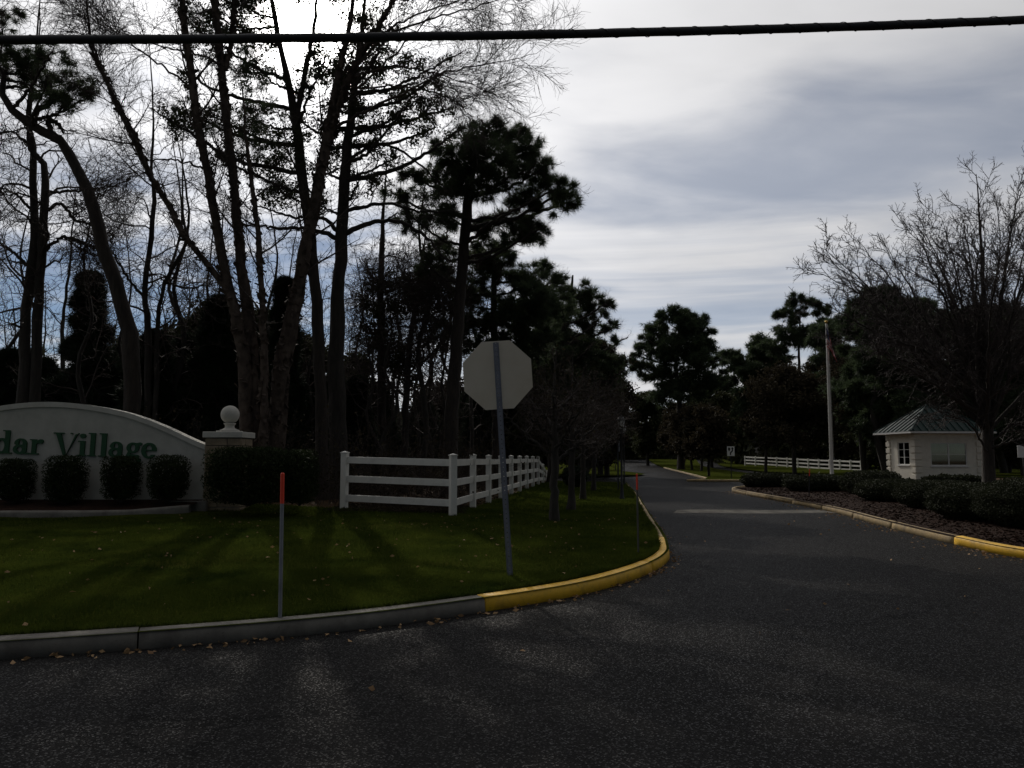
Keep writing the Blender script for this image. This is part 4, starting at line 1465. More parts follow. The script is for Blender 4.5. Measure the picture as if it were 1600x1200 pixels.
# --- thicket under the trees, and the far-off wood
def thicket():
    n = 5200
    x = rng.uniform(-26, 2.5, n)
    y = 18.6 + rng.random(n) ** 1.4 * 22
    ok = (x < -1.6 + .125 * (y - 17)) & ~((x > -14) & (x < -5) & (y < 19.0))
    x, y = x[ok], y[ok]
    n = len(x)
    z = H(x, y)
    K = 5
    P = np.zeros((n, K, 3))
    P[:, 0] = np.stack([x, y, z - .05], 1)
    d = unit(np.stack([rng.normal(0, .35, n), rng.normal(0, .35, n), np.ones(n)], 1))
    L = (.6 + 2.2 * rng.random(n) ** 2)[:, None] / (K - 1)
    for k in range(1, K):
        P[:, k] = P[:, k - 1] + d * L
        d = unit(d + rng.normal(size=(n, 3)) * .22 - np.array([0, 0, .06]))
    r = .007 * (1 - np.linspace(0, .7, K))[None, :] * np.ones((n, 1))
    P2, R2 = sprout(P, r, 5, t0=.3, length=.5, angle=45, K=4, wander=.25, rmin=.003, rmax=.005)
    V, Q = merge([tubes(P, r, 3), tubes(P2, R2, 3)])
    o = np_obj('thicket', V, quads=Q, material='twig', kind='stuff')
    tag(o, 'tangle of bare brown brush under the trees on the left')
    idx = np.repeat(np.arange(len(P2)), 1)
    pos, _, _ = sample_on(P2, R2, idx, .3 + .7 * rng.random(len(idx)))
    pos = pos[(pos[:, 2] < 2.6)]
    V, Q = leaves(pos, n=2, size=.075, jit=.08)
    o = np_obj('thicket_leaves', V, quads=Q, material='brown_leaf', kind='stuff')
    tag(o, 'brown leaves caught in the brush under the trees')


def far_wood():
    pts = []
    n = 16000
    # behind the left wood, low
    x = rng.uniform(-110, 2, n)
    y = rng.uniform(62, 76, n)
    top = 5.0 + 1.6 * np.sin(x * .21) + 1.2 * np.sin(x * .57 + 2) + rng.normal(0, .6, n)
    pts.append(np.stack([x, y, rise(y) + top * rng.random(n) ** .8], 1))
    # across the end of the road
    n = 42000
    x = rng.uniform(-60, 130, n)
    y = rng.uniform(168, 190, n)
    top = 10.5 + 2.4 * np.sin(x * .13 + 1) + 1.6 * np.sin(x * .41) + rng.normal(0, .8, n)
    pts.append(np.stack([x, y, rise(y) + top * rng.random(n) ** 1.25], 1))
    # behind the right fence and the hut
    n = 16000
    x = rng.uniform(33, 130, n)
    y = np.interp(x, [33, 36, 40, 46, 130], [130, 112, 96, 90, 84]) + rng.uniform(0, 12, n)
    top = 9.0 + 2 * np.sin(x * .17) + 1.4 * np.sin(x * .5) + rng.normal(0, .7, n)
    pts.append(np.stack([x, y, rise(y) + top * rng.random(n) ** .8], 1))
    p = np.concatenate(pts)
    V, Q = leaves(p, n=1, size=1.35, jit=.2)
    o = np_obj('distant_wood', V, quads=Q, material='oak_leaf', kind='stuff')
    tag(o, 'far-off dark wood closing the view behind the road and the trees')


thicket()
far_wood()
# ---------------------------------------------------------------- sign wall, pillar, hedges


def contour_polys(f, x0, x1, y0, y1, h):
    """outlines of f<0 on a grid (marching squares)"""
    xs, ys = np.arange(x0, x1 + h, h), np.arange(y0, y1 + h, h)
    X, Y = np.meshgrid(xs, ys, indexing='ij')
    D = f(X, Y)
    segs = {}

    def pt(i, j, k, l):
        a, b = D[i, j], D[k, l]
        t = a / (a - b)
        return (round(xs[i] + t * (xs[k] - xs[i]), 6), round(ys[j] + t * (ys[l] - ys[j]), 6))
    for i in range(len(xs) - 1):
        for j in range(len(ys) - 1):
            c = [(i, j), (i + 1, j), (i + 1, j + 1), (i, j + 1)]
            s = [D[q] < 0 for q in c]
            if all(s) or not any(s):
                continue
            cr = []
            for e in range(4):
                a, b = e, (e + 1) % 4
                if s[a] != s[b]:
                    cr.append((pt(*c[a], *c[b]), s[a]))
            outs = [p for p, ins in cr if ins]
            ins_ = [p for p, ins in cr if not ins]
            if len(cr) == 2:
                segs[ins_[0]] = outs[0]
            else:
                # saddle: join each entry to the following exit
                order = cr
                for q in range(4):
                    if not order[q][1]:
                        segs[order[q][0]] = order[(q + 1) % 4][0]
    loops = []
    while segs:
        st, nx = segs.popitem()
        loop = [st]
        while nx != st and nx in segs:
            loop.append(nx)
            nx = segs.pop(nx)
        if len(loop) > 5:
            loops.append(loop)
    return loops


def sd_seg(X, Y, a, b, r):
    px, py = X - a[0], Y - a[1]
    bx, by = b[0] - a[0], b[1] - a[1]
    t = np.clip((px * bx + py * by) / (bx * bx + by * by + 1e-12), 0, 1)
    return np.hypot(px - bx * t, py - by * t) - r


def sd_box(X, Y, x0, x1, y0, y1):
    return np.maximum(np.abs(X - (x0 + x1) / 2) - (x1 - x0) / 2, np.abs(Y - (y0 + y1) / 2) - (y1 - y0) / 2)


def sd_ell(X, Y, cx, cy, rx, ry):
    k = np.hypot((X - cx) / rx, (Y - cy) / ry)
    return (k - 1) * min(rx, ry)


def ring(X, Y, cx, cy, rx, ry, tx, ty):
    return np.maximum(sd_ell(X, Y, cx, cy, rx, ry), -sd_ell(X, Y, cx, cy, rx - tx, ry - ty))


def quad_sd(X, Y, pts):
    """convex polygon, counter-clockwise"""
    d = None
    n = len(pts)
    for k in range(n):
        a, b = pts[k], pts[(k + 1) % n]
        ex, ey = b[0] - a[0], b[1] - a[1]
        l = math.hypot(ex, ey)
        q = ((X - a[0]) * ey - (Y - a[1]) * ex) / l
        d = q if d is None else np.maximum(d, q)
    return d


def U(*a):
    r = a[0]
    for b in a[1:]:
        r = np.minimum(r, b)
    return r


# serif letters, unit = cap height, x-height 0.66; returns (distance field, width)
def gl_V(X, Y):
    return U(quad_sd(X, Y, [(.40, 0), (.50, 0), (.26, 1), (.07, 1)]), quad_sd(X, Y, [(.43, 0), (.50, 0), (.84, 1), (.73, 1)]), sd_box(X, Y, -.02, .38, .95, 1), sd_box(X, Y, .62, .94, .95, 1)), .94


def gl_i(X, Y):
    return U(sd_box(X, Y, .10, .27, 0, .66), sd_box(X, Y, .0, .37, 0, .05), sd_box(X, Y, .01, .2, .61, .66), sd_ell(X, Y, .18, .87, .105, .105)), .38


def gl_l(X, Y):
    return U(sd_box(X, Y, .10, .27, 0, 1.02), sd_box(X, Y, .0, .37, 0, .05), sd_box(X, Y, .01, .2, .97, 1.02)), .39


def gl_a(X, Y):
    bowl = ring(X, Y, .25, .20, .25, .215, .15, .10)
    top = np.maximum(ring(X, Y, .28, .44, .24, .24, .15, .07), -(Y - .42))
    return U(bowl, top, sd_box(X, Y, .36, .52, .09, .46), sd_box(X, Y, .40, .62, 0, .07), sd_ell(X, Y, .13, .48, .085, .085)), .62


def gl_r(X, Y):
    return U(sd_box(X, Y, .10, .27, 0, .66), sd_box(X, Y, .0, .38, 0, .05), sd_box(X, Y, .01, .2, .61, .66), sd_seg(X, Y, (.25, .50), (.40, .60), .055), sd_ell(X, Y, .44, .57, .10, .10)), .53


def gl_d(X, Y):
    return U(ring(X, Y, .28, .33, .28, .345, .16, .10), sd_box(X, Y, .40, .56, 0, 1.02), sd_box(X, Y, .31, .5, .97, 1.02), sd_box(X, Y, .45, .66, 0, .05)), .66


def gl_e(X, Y):
    r_ = ring(X, Y, .28, .33, .28, .345, .165, .09)
    cut = np.maximum(np.maximum(-(X - .30), Y - .315), -(Y - .16))
    return U(np.maximum(r_, -cut), np.maximum(sd_box(X, Y, .08, .55, .315, .375), sd_ell(X, Y, .28, .33, .28, .345))), .57


def gl_g(X, Y):
    return U(ring(X, Y, .25, .43, .23, .235, .14, .08), ring(X, Y, .27, -.12, .29, .16, .15, .075), sd_seg(X, Y, (.13, .22), (.09, .12), .06), sd_seg(X, Y, (.09, .09), (.42, .05), .075),
             sd_ell(X, Y, .50, .60, .075, .07), sd_seg(X, Y, (.38, .60), (.5, .64), .035)), .57


def gl_C(X, Y):
    r_ = ring(X, Y, .42, .5, .42, .52, .19, .06)
    cut = np.maximum(np.maximum(-(X - .55), Y - .70), -(Y - .26))
    return U(np.maximum(r_, -cut), sd_box(X, Y, .74, .80, .64, 1.0)), .84


GL = dict(V=gl_V, i=gl_i, l=gl_l, a=gl_a, r=gl_r, d=gl_d, e=gl_e, g=gl_g, C=gl_C)
LETTER = {}


def letter_mesh(ch):
    if ch not in LETTER:
        loops = contour_polys(lambda X, Y: GL[ch](X, Y)[0], -.1, 1.05, -.36, 1.12, .02)
        cu = bpy.data.curves.new('letter', 'CURVE')
        cu.dimensions = '2D'
        cu.fill_mode = 'BOTH'
        cu.extrude = .05
        for lp in loops:
            s = cu.splines.new('POLY')
            s.points.add(len(lp) - 1)
            for k, (x, y) in enumerate(lp):
                s.points[k].co = (x, y, 0, 1)
            s.use_cyclic_u = True
        tmp = bpy.data.objects.new('letter', cu)
        COL.objects.link(tmp)
        dg = bpy.context.evaluated_depsgraph_get()
        dg.update()
        me = bpy.data.meshes.new_from_object(tmp.evaluated_get(dg))
        bpy.data.objects.remove(tmp)
        me.materials.clear()
        me.materials.append(M['green_letter'])
        LETTER[ch] = me
    return LETTER[ch]


WY = 16.8                # front face of the sign wall


def sign_wall():
    xr, xl = at(322, 716, WY)[0], at(-172, 716, WY)[0]
    base = np.array([(xr + xl) / 2, WY, .42])
    w = empty('sign_wall', base, 'long white entrance wall with an arched top and raised green lettering', 'sign wall')
    top = [(-172, 692), (-150, 686), (-100, 663), (-50, 645), (0, 634.5), (40, 629.5), (75, 628), (110, 629.5), (150, 634.5), (200, 645), (250, 663), (300, 686), (322, 695)]
    pts = catmull(np.array([at(a, b, WY) for a, b in top]), 60)
    o = [(p[0] - base[0], p[2] - base[2]) for p in pts]
    band = .105
    body = [(x, z - band) for x, z in o]
    MB().prism([(o[0][0], -.45)] + body + [(o[-1][0], -.45)], 0.0, .26).obj('wall_panel', 'stucco', w)
    # the raised coping along the arch
    m = MB()
    n = len(o)
    for i in range(n - 1):
        (x0, z0), (x1, z1) = o[i], o[i + 1]
        for (ya, yb, za, zb) in ((-.03, .29, -band - .002, 0),):
            v = [m.bm.verts.new(c) for c in ((x0, ya, z0 + za), (x1, ya, z1 + za), (x1, ya, z1 + zb), (x0, ya, z0 + zb), (x0, yb, z0 + za), (x1, yb, z1 + za), (x1, yb, z1 + zb), (x0, yb, z0 + zb))]
            for f in ((0, 1, 2, 3), (4, 7, 6, 5), (3, 2, 6, 7), (0, 4, 5, 1)):
                m.bm.faces.new([v[k] for k in f])
    bmesh.ops.remove_doubles(m.bm, verts=m.bm.verts, dist=1e-5)
    m.obj('coping', 'stucco_cap', w)
    # letters: (char, left px, right px)
    cap = 35.5 * WY / F
    word = [('C', -83, -53), ('e', -50, -29), ('d', -10, 19), ('a', 21, 46), ('r', 46, 67), ('V', 83, 122), ('i', 121, 137), ('l', 137, 153), ('l', 154, 171), ('a', 170, 195), ('g', 197, 221), ('e', 221, 245)]
    if word[1][0] == 'e':
        word[1] = ('e', -38, -14)
        word[0] = ('C', -75, -41)
    for ch, a, b in word:
        wd = GL[ch](np.array(0.), np.array(0.))[1]
        base_px = 707.8 + (a + b) / 2 * .0335
        p = at(a, base_px, WY)
        l = bpy.data.objects.new('letter', letter_mesh(ch))
        link(l, w)
        sx = (b - a) * WY / F / wd
        l.matrix_local = Matrix.Translation((p[0] - base[0], -.022, p[2] - base[2])) @ Matrix.Rotation(R(1.6), 4, 'Y') @ Matrix.Rotation(R(90), 4, 'X') @ Matrix.Diagonal((sx, cap, .42, 1))
    return w


def pillar():
    c = at(350, 716, WY)
    base = np.array([c[0], WY + .28, .40])
    p = empty('stone_pillar', base, 'square stone pillar with a white cap and ball at the wall end', 'pillar')
    hw = 27.5 * WY / F
    ztop = at(350, 684, WY)[2] - base[2]
    MB().box(-hw + .03, hw - .03, -.36, .36, -.4, ztop - .004).obj('shaft', 'mortar', p)
    # stones in courses, three shared shapes
    shapes = []
    for w_, h_ in ((.44, .17), (.27, .17), (.71, .17)):
        shapes.append(MB().box(-w_ / 2, w_ / 2, -.04, .04, 0, h_, bev=.012).mesh('stone', 'stone'))
    z = -.38
    k = 0
    while z < ztop - .12:
        hgt = min(.183, ztop - z - .004)
        for side in range(4):
            lay = ((0, -hw + .235), (1, hw - .14)) if (k + side) % 2 else ((1, -hw + .15), (0, hw - .225))
            for sh, off in lay:
                s = bpy.data.objects.new('stone', shapes[sh])
                link(s, p)
                j = rng.normal(0, .006)
                s.matrix_local = Matrix.Rotation(side * math.pi / 2, 4, 'Z') @ Matrix.Translation((off, -hw + .03 + j, z)) @ Matrix.Diagonal((1, 1, (hgt - .012) / .17, 1))
        z += .183
        k += 1
    m = MB()
    cw = 31 * WY / F
    m.box(-cw, cw, -cw, cw, ztop, ztop + .125, bev=.012)
    m.obj('pillar_cap', 'stucco_cap', p)
    z1 = ztop + .125
    f = MB()
    f.box(-.215, .215, -.215, .215, z1, z1 + .03, bev=.006)
    prof = [(.205, z1 + .031), (.20, z1 + .05), (.15, z1 + .065), (.105, z1 + .09), (.095, z1 + .13), (.11, z1 + .165), (.125, z1 + .175), (.125, z1 + .195), (.10, z1 + .20)]
    f.lathe(prof, 28)
    rb, zc = .195, z1 + .20 + .18
    f.lathe([(max(.01, rb * math.sin(a)), zc - rb * math.cos(a)) for a in np.linspace(.35, math.pi - .03, 18)], 28)
    f.obj('ball_finial', 'stucco_cap', p, smooth=True)


def clipped_shrub(name, label, px0, px1, top, bot, Y, depth=None, mat_='box_leaf', leaf=.035, dens=1500, power=3.2, group=None, cat='shrub', loc_z=None, taper=.12, stem=True):
    """dense clipped shrub: leaves in shells over a rounded box"""
    a, b = at(px0, 716, Y), at(px1, 716, Y)
    cx, wx = (a[0] + b[0]) / 2, abs(b[0] - a[0]) / 2
    zt, zb = at(0, top, Y)[2], at(0, bot, Y)[2]
    if loc_z is not None:
        zb = loc_z
    wy = depth / 2 if depth else wx
    base = np.array([cx, Y, zb])
    root = empty(name, base, label, cat, group)
    hz = (zt - zb) / 2
    area = 4 * (wx * wy + wx * hz + wy * hz)
    n = int(dens * area)
    d = rng.normal(size=(n, 3))
    d = d / (np.abs(d) ** power).sum(1, keepdims=True) ** (1 / power)
    shell = 1 - .16 * rng.random((n, 1)) ** 1.5
    lump = 1 + .035 * np.sin(d[:, :1] * 7 + cx) * np.sin(d[:, 1:2] * 6) + .03 * np.sin(d[:, 2:3] * 9 + cx * 3)
    p = d * shell * lump * np.array([wx, wy, hz])
    p[:, :2] *= (1 - taper * (1 - (p[:, 2:3] + hz) / (2 * hz)))
    p[:, 2] += hz + .02
    V, Q = leaves(p, n=1, size=leaf, jit=leaf * .4)
    o1 = np_obj('foliage', V, quads=Q, material=mat_, parent=root, kind='stuff')
    # twiggy heart that carries the leaves
    nb = 46
    P = np.zeros((nb, 4, 3))
    e = rng.normal(size=(nb, 3))
    e = e / (np.abs(e) ** power).sum(1, keepdims=True) ** (1 / power) * np.array([wx, wy, hz]) * .85
    e[:, 2] += hz
    for k in range(4):
        P[:, k] = e * (k / 3) ** .9 + np.array([0, 0, -.05]) * (1 - k / 3)
    V, Q = tubes(P, np.linspace(.014, .004, 4)[None, :] * np.ones((nb, 1)), 4)
    np_obj('stems', V, quads=Q, material='twig', parent=root, kind='stuff')
    # densely shaded inner growth
    n2 = int(n * .35)
    d = rng.normal(size=(n2, 3))
    d = d / (np.abs(d) ** power).sum(1, keepdims=True) ** (1 / power) * (.55 + .28 * rng.random((n2, 1)))
    p = d * np.array([wx, wy, hz])
    p[:, :2] *= (1 - taper * (1 - (p[:, 2:3] + hz) / (2 * hz)))
    p[:, 2] += hz
    V, Q = leaves(p, n=1, size=leaf * 2.4, jit=leaf)
    np_obj('inner_growth', V, quads=Q, material=mat_, parent=root, kind='stuff')
    return root


def front_garden():
    sign_wall()
    pillar()
    # raised bed with a low edging in front of the wall
    n = 40
    px = np.linspace(-180, 296, n)
    ed = np.array([at(a, np.interp(a, [-180, 0, 150, 200, 272, 296], [799, 798.5, 798, 797, 791, 789]), np.interp(a, [-180, 60, 272, 296], [15.6, 15.4, 15.95, 16.2])) for a in px])
    bk = np.stack([np.linspace(-13.5, -6.45, n), np.full(n, 16.78), np.full(n, .54)], 1)
    V = np.concatenate([ed + np.array([0, .05, -.02]), bk])
    i = np.arange(n - 1)
    o = np_obj('flower_bed', V, quads=np.stack([i, i + 1, i + n + 1, i + n], 1), material='mulch')
    tag(o, kind='structure')
    k = len(px)
    prof = [(0, -.40), (-.02, -.05), (0.0, 0), (.09, .004), (.10, -.4)]
    V = np.stack([ed + np.array([0, dy, dz]) for dy, dz in prof], 1)
    c = len(prof)
    i = np.arange(k - 1)[:, None] * c + np.arange(c)[None, :]
    i2 = np.arange(k - 1)[:, None] * c + (np.arange(c)[None, :] + 1) % c
    o = np_obj('bed_edging', V.reshape(-1, 3), quads=np.stack([i, i2, i2 + c, i + c], -1).reshape(-1, 4), material='concrete')
    tag(o, 'low curved concrete edging in front of the clipped shrubs', 'edging')
    o2 = MB()
    q0, q1 = at(264, 782.5, 16.6), at(324, 781.5, 16.6)
    o2.box(q0[0], q1[0], 16.52, 16.64, .2, q0[2], bev=.01)
    o = o2.obj('edging_block', 'concrete')
    tag(o, 'short pale edging block at the foot of the stone pillar', 'edging')
    G = 'clipped shrubs in front of the sign wall'
    for a, b, t, bt, Y, lab, pw in ((-3, 53, 718, 783, 16.35, 'clipped shrub below the r of the lettering, leftmost one, rounded top', 4.5), (74, 134, 714, 784, 16.3, 'broad clipped shrub below the big V of the lettering', 5.0),
                                     (165, 217, 714, 781, 16.35, 'square clipped shrub touching the tail of the g', 7.0), (234, 295, 713, 781, 16.3, 'rounded clipped shrub nearest the stone pillar', 4.0)):
        clipped_shrub('boxwood_shrub', lab, a, b, t, bt, Y, depth=.7, group=G, power=pw, leaf=.028, dens=3400)
    clipped_shrub('hedge', 'tall dark clipped hedge block in front of the stone pillar', 328, 452, 700, 786, 15.9, depth=1.1, power=6, leaf=.038, dens=2200, cat='hedge', taper=.03)
    clipped_shrub('hedge', 'smaller clipped hedge block joined to the right of the tall one', 446, 494, 706, 786, 16.1, depth=1.0, power=6, leaf=.038, dens=2200, cat='hedge', taper=.03)


front_garden()


# ---------------------------------------------------------------- white fences
def fence(label, pts, heights, rails, post_w, rail_h, name='fence', cat='fence', cap=True):
    """pts: ground points of the posts; rails: heights of rail centres as a share of post height"""
    base = np.array(pts[0], float)
    f = empty(name, base, label, cat)
    cache = {}
    for p, h_ in zip(pts, heights):
        key = round(h_, 2)
        if key not in cache:
            b = MB().box(-post_w / 2, post_w / 2, -post_w / 2, post_w / 2, -.2, h_ - .03, bev=.006).mesh('post', 'vinyl_white')
            m = MB()
            m.box(-post_w / 2 - .012, post_w / 2 + .012, -post_w / 2 - .012, post_w / 2 + .012, h_ - .03, h_ - .008, bev=.004)
            z = h_ - .0075
            q = [m.bm.verts.new(v) for v in ((-post_w / 2, -post_w / 2, z), (post_w / 2, -post_w / 2, z), (post_w / 2, post_w / 2, z), (-post_w / 2, post_w / 2, z), (0, 0, z + .03))]
            for a in range(4):
                m.bm.faces.new((q[a], q[(a + 1) % 4], q[4]))
            cache[key] = (b, m.mesh('post_cap', 'vinyl_white'))
        po = bpy.data.objects.new('post', cache[key][0])
        link(po, f)
        po.location = Vector(p) - Vector(base)
        i = len([c for c in f.children if c.name.startswith('post')])
        d = Vector(pts[min(i, len(pts) - 1)]) - Vector(pts[max(i - 2, 0)])
        po.rotation_euler = (0, 0, math.atan2(d.y, d.x))
        if cap:
            cp = bpy.data.objects.new('post_cap', cache[key][1])
            link(cp, po)
    return f, base


def add_rail(f, base, a, b, w, h_):
    a, b = Vector(a) - Vector(base), Vector(b) - Vector(base)
    L = (b - a).length
    m = MB().box(0, L, -w / 2, w / 2, -h_ / 2, h_ / 2, bev=.004).obj('rail', 'vinyl_white', f)
    d = (b - a).normalized()
    m.matrix_local = Matrix.Translation(a) @ d.to_track_quat('X', 'Z').to_matrix().to_4x4()
    return m


def left_fence():
    P0 = at(539, 716, 17.75)
    pts = [(P0[0], 17.75, h1(P0[0], 17.75))]
    pc = at(708, 716, 16.75)
    n = 11
    k, st = .125, 2.42
    for i in range(n):
        y = 16.75 + st * i
        x = pc[0] + k * st * i
        pts.append((x, y, h1(x, y)))
    H0 = 1.27
    hs = [H0] * 10 + [H0 * .72, H0 * .45]
    f, base = fence('white three-rail fence turning a corner and running back beside the lawn', pts, hs, None, .135, .15)
    for i in range(len(pts) - 1):
        a, b = Vector(pts[i]), Vector(pts[i + 1])
        d = (b - a).normalized() * .06
        for q, fr in enumerate((.86, .53, .20)):
            za, zb = H0 * fr, H0 * fr
            if i == 9:
                zb = [H0 * .62, H0 * .40, H0 * .16][q]
            if i == 10:
                za, zb = [H0 * .62, H0 * .40, H0 * .16][q], [H0 * .36, H0 * .24, H0 * .10][q]
            add_rail(f, base, a + d + Vector((0, 0, za)), b - d + Vector((0, 0, zb)), .045, .145)


def right_fence():
    pts = []
    n = 12
    for i in range(n):
        t = i / (n - 1)
        px = 1345 + (1164 - 1345) * t
        Y = 1 / ((1 - t) / 82.0 + t / 112.0)
        p = at(px, 716, Y)
        pts.append((p[0], Y, float(np.interp(t, [0, .4, 1], [-.12, .02, .42]))))
    hs = [1.3] * n
    f, base = fence('long white three-rail fence far off on the right, behind the flagpole', pts, hs, None, .16, .15)
    for i in range(n - 1):
        a, b = Vector(pts[i]), Vector(pts[i + 1])
        d = (b - a).normalized() * .07
        for fr in (.88, .55, .22):
            add_rail(f, base, a + d + Vector((0, 0, 1.3 * fr)), b - d + Vector((0, 0, 1.3 * fr)), .05, .17)


left_fence()
right_fence()


# ---------------------------------------------------------------- stop sign, markers, cable
def stop_sign():
    p = at(797, 880, 8.75)
    z = h1(p[0], 8.75)
    root = empty('stop_sign', (p[0], 8.75, z), 'back of an octagonal stop sign on a leaning steel post', 'sign')
    root.rotation_euler = (0, R(-3.6), 0)
    zc = at(779, 585, 8.75)[2] - z
    r = .762 / 2 / math.cos(math.pi / 8)
    oc = [(r * math.cos(math.pi / 8 + k * math.pi / 4), zc + r * math.sin(math.pi / 8 + k * math.pi / 4)) for k in range(8)]
    pan = MB().prism(oc, .024, .027).obj('sign_panel', 'sign_back', root)
    fr = MB().prism([(x * .998, zc + (y - zc) * .998) for x, y in oc], .0272, .0278).obj('sign_face', 'sign_red', pan)
    # flanged channel post with rows of punched holes
    w, d, th = .062, .030, .004
    top = zc + .365
    m = MB()
    zs = np.arange(-.3, top, .0508)
    m.box(-.032, -.016, -.002, .002, -.3, top)
    m.box(.016, .032, -.002, .002, -.3, top)
    m.box(-.0165, -.0125, -.024, .0015, -.3, top)
    m.box(.0125, .0165, -.024, .0015, -.3, top)
    # web as ladder strips so the holes are real
    m.box(-.0123, -.005, -.0245, -.0215, -.3, top)
    m.box(.005, .0123, -.0245, -.0215, -.3, top)
    for q in zs:
        m.box(-.005, .005, -.0243, -.0217, q + .011, min(q + .0508, top))
    po = m.obj('post', 'galvanized', root)
    po.location = (0, .02, 0)
    for q in (.27, -.27):
        b = MB().lathe([(.009, -.008), (.009, 0), (.006, .002)], 8)
        bo = b.obj('bolt', 'galvanized', root)
        bo.location = (0, -.008, zc + q)
        bo.rotation_euler = (math.pi / 2, 0, 0)


def marker(label, px_top, px_bot, py_top, py_bot, Y, frac=.21, mat2='marker_grey', right=False, rad_=.0155):
    b = at(px_bot, py_bot, Y)
    z = float(HR(b[0], Y)) if right else h1(b[0], Y)
    root = empty('driveway_marker', (b[0], Y, z), label, 'marker')
    t = at(px_top, py_top, Y)
    d = Vector((t[0] - b[0], 0, t[2] - z))
    MB().tube((0, 0, -.15), d * (1 - frac), rad_, seg=12).obj('pole', mat2, root, smooth=False)
    MB().tube(d * (1 - frac) * 1.0005, d, rad_ * 1.08, seg=12).obj('orange_top', 'marker_orange', root)
    MB().tube(d, d * 1.006, rad_ * 1.0, rad_ * .7, seg=12).obj('cap', 'marker_orange', root)


stop_sign()
marker('grey driveway marker with an orange top on the lawn by the grey kerb', 441.5, 438, 740, 958, 6.5)
marker('thin driveway marker with a red top beside the yellow kerb bend', 995, 997.5, 741, 865, 10.9, frac=.20, mat2='marker_dull', rad_=.012)
marker('dull driveway marker in the mulch bed before the far hedge', 1265, 1264, 733, 783, 26.5, frac=.25, mat2='black_metal', right=True, rad_=.016)


def cable():
    pts = [(-2200, -20), (-1200, 40), (-400, 62.5), (0, 62), (400, 60), (800, 54.5), (1200, 45.5), (1600, 31), (2200, 0), (3200, -60)]
    Y = 8.4
    row = np.array([(*at(a, b, Y + (a - 800) * .0002), .047) for a, b in pts])
    c = catmull(row, 160)
    P, rad = c[None, :, :3], np.full((1, 160), .047)
    V, Q = tubes(P, rad, 12, .035)
    base = V.mean(0)
    o = np_obj('overhead_cable', V, quads=Q, material='cable_black', smooth=True, origin=base)
    tag(o, 'thick black overhead cable bundle crossing the whole sky', 'cable')
    # lashing wire wound round the bundle
    t = np.linspace(0, 1, 2600)
    cc = catmull(row, 2600)
    ang = t * 2 * math.pi * 110
    W = cc[:, :3] + .050 * np.stack([np.zeros_like(t), np.cos(ang), np.sin(ang)], 1)
    V, Q = tubes(W[None], np.full((1, 2600), .004), 4)
    np_obj('lashing_wire', V - base, quads=Q, material='cable_black', parent=o)


cable()


# ---------------------------------------------------------------- lamps, signs, flagpole
def lamp_post(label, px, Y, top_py, group):
    p = at(px, 716, Y)
    z = h1(p[0], Y) if Y < 44 else float(rise(Y)) + .12
    root = empty('lamp_post', (p[0], Y, z), label, 'lamp post', group)
    hgt = at(px, top_py, Y)[2] - z
    MB().lathe([(.085, -.1), (.085, .03), (.06, .10), (.045, .45), (.048, .47), (.034, .50), (.032, hgt - .62), (.045, hgt - .60), (.045, hgt - .57), (.03, hgt - .55), (.07, hgt - .46), (.075, hgt - .44)], 16).obj('post', 'black_metal', root, smooth=True)
    ln = MB().lathe([(.075, hgt - .435), (.12, hgt - .18), (.115, hgt - .18)], 6).obj('lantern_glass', 'lamp_glass', root)
    m = MB()
    for k in range(6):
        a = k * math.pi / 3
        m.tube((.079 * math.cos(a), .079 * math.sin(a), hgt - .44), (.125 * math.cos(a), .125 * math.sin(a), hgt - .175), .008, seg=5)
    m.lathe([(.145, hgt - .175), (.145, hgt - .16), (.06, hgt - .05), (.025, hgt - .045), (.02, hgt - .015), (.004, hgt)], 12)
    m.obj('lantern_frame', 'black_metal', root)


GL_ = 'lamp posts along the left of the lane'
lamp_post('nearest black lamp post on the lawn edge with a pale lantern', 971, 25.0, 648, GL_)
lamp_post('second black lamp post, half hidden behind the nearest one', 975, 38.5, 662, GL_)
lamp_post('farthest small lamp post left of the other two', 961.5, 82, 686, GL_)


def thin_post(label, px, Y, top_py, w=.04):
    p = at(px, 716, Y)
    z = h1(p[0], Y) if Y < 44 else float(rise(Y)) + .12
    root = empty('sign_post', (p[0], Y, z), label, 'post')
    hgt = at(px, top_py, Y)[2] - z
    MB().box(-w / 2, w / 2, -w / 2, w / 2, -.1, hgt).obj('post', 'black_metal', root)
    MB().box(-.008, .008, -.22, .22, hgt - .46, hgt - .02, bev=.003).obj('sign_panel', 'galvanized', root).location = (w / 2 + .0085, 0, 0)


thin_post('dark sign post seen edge on beside the nearest lamp post', 965.5, 32.5, 688, .06)
thin_post('short dark post on the far lawn left of the lamps', 945, 90, 712)
thin_post('dark post with a narrow panel at the far end of the fence', 931, 56, 712, .07)


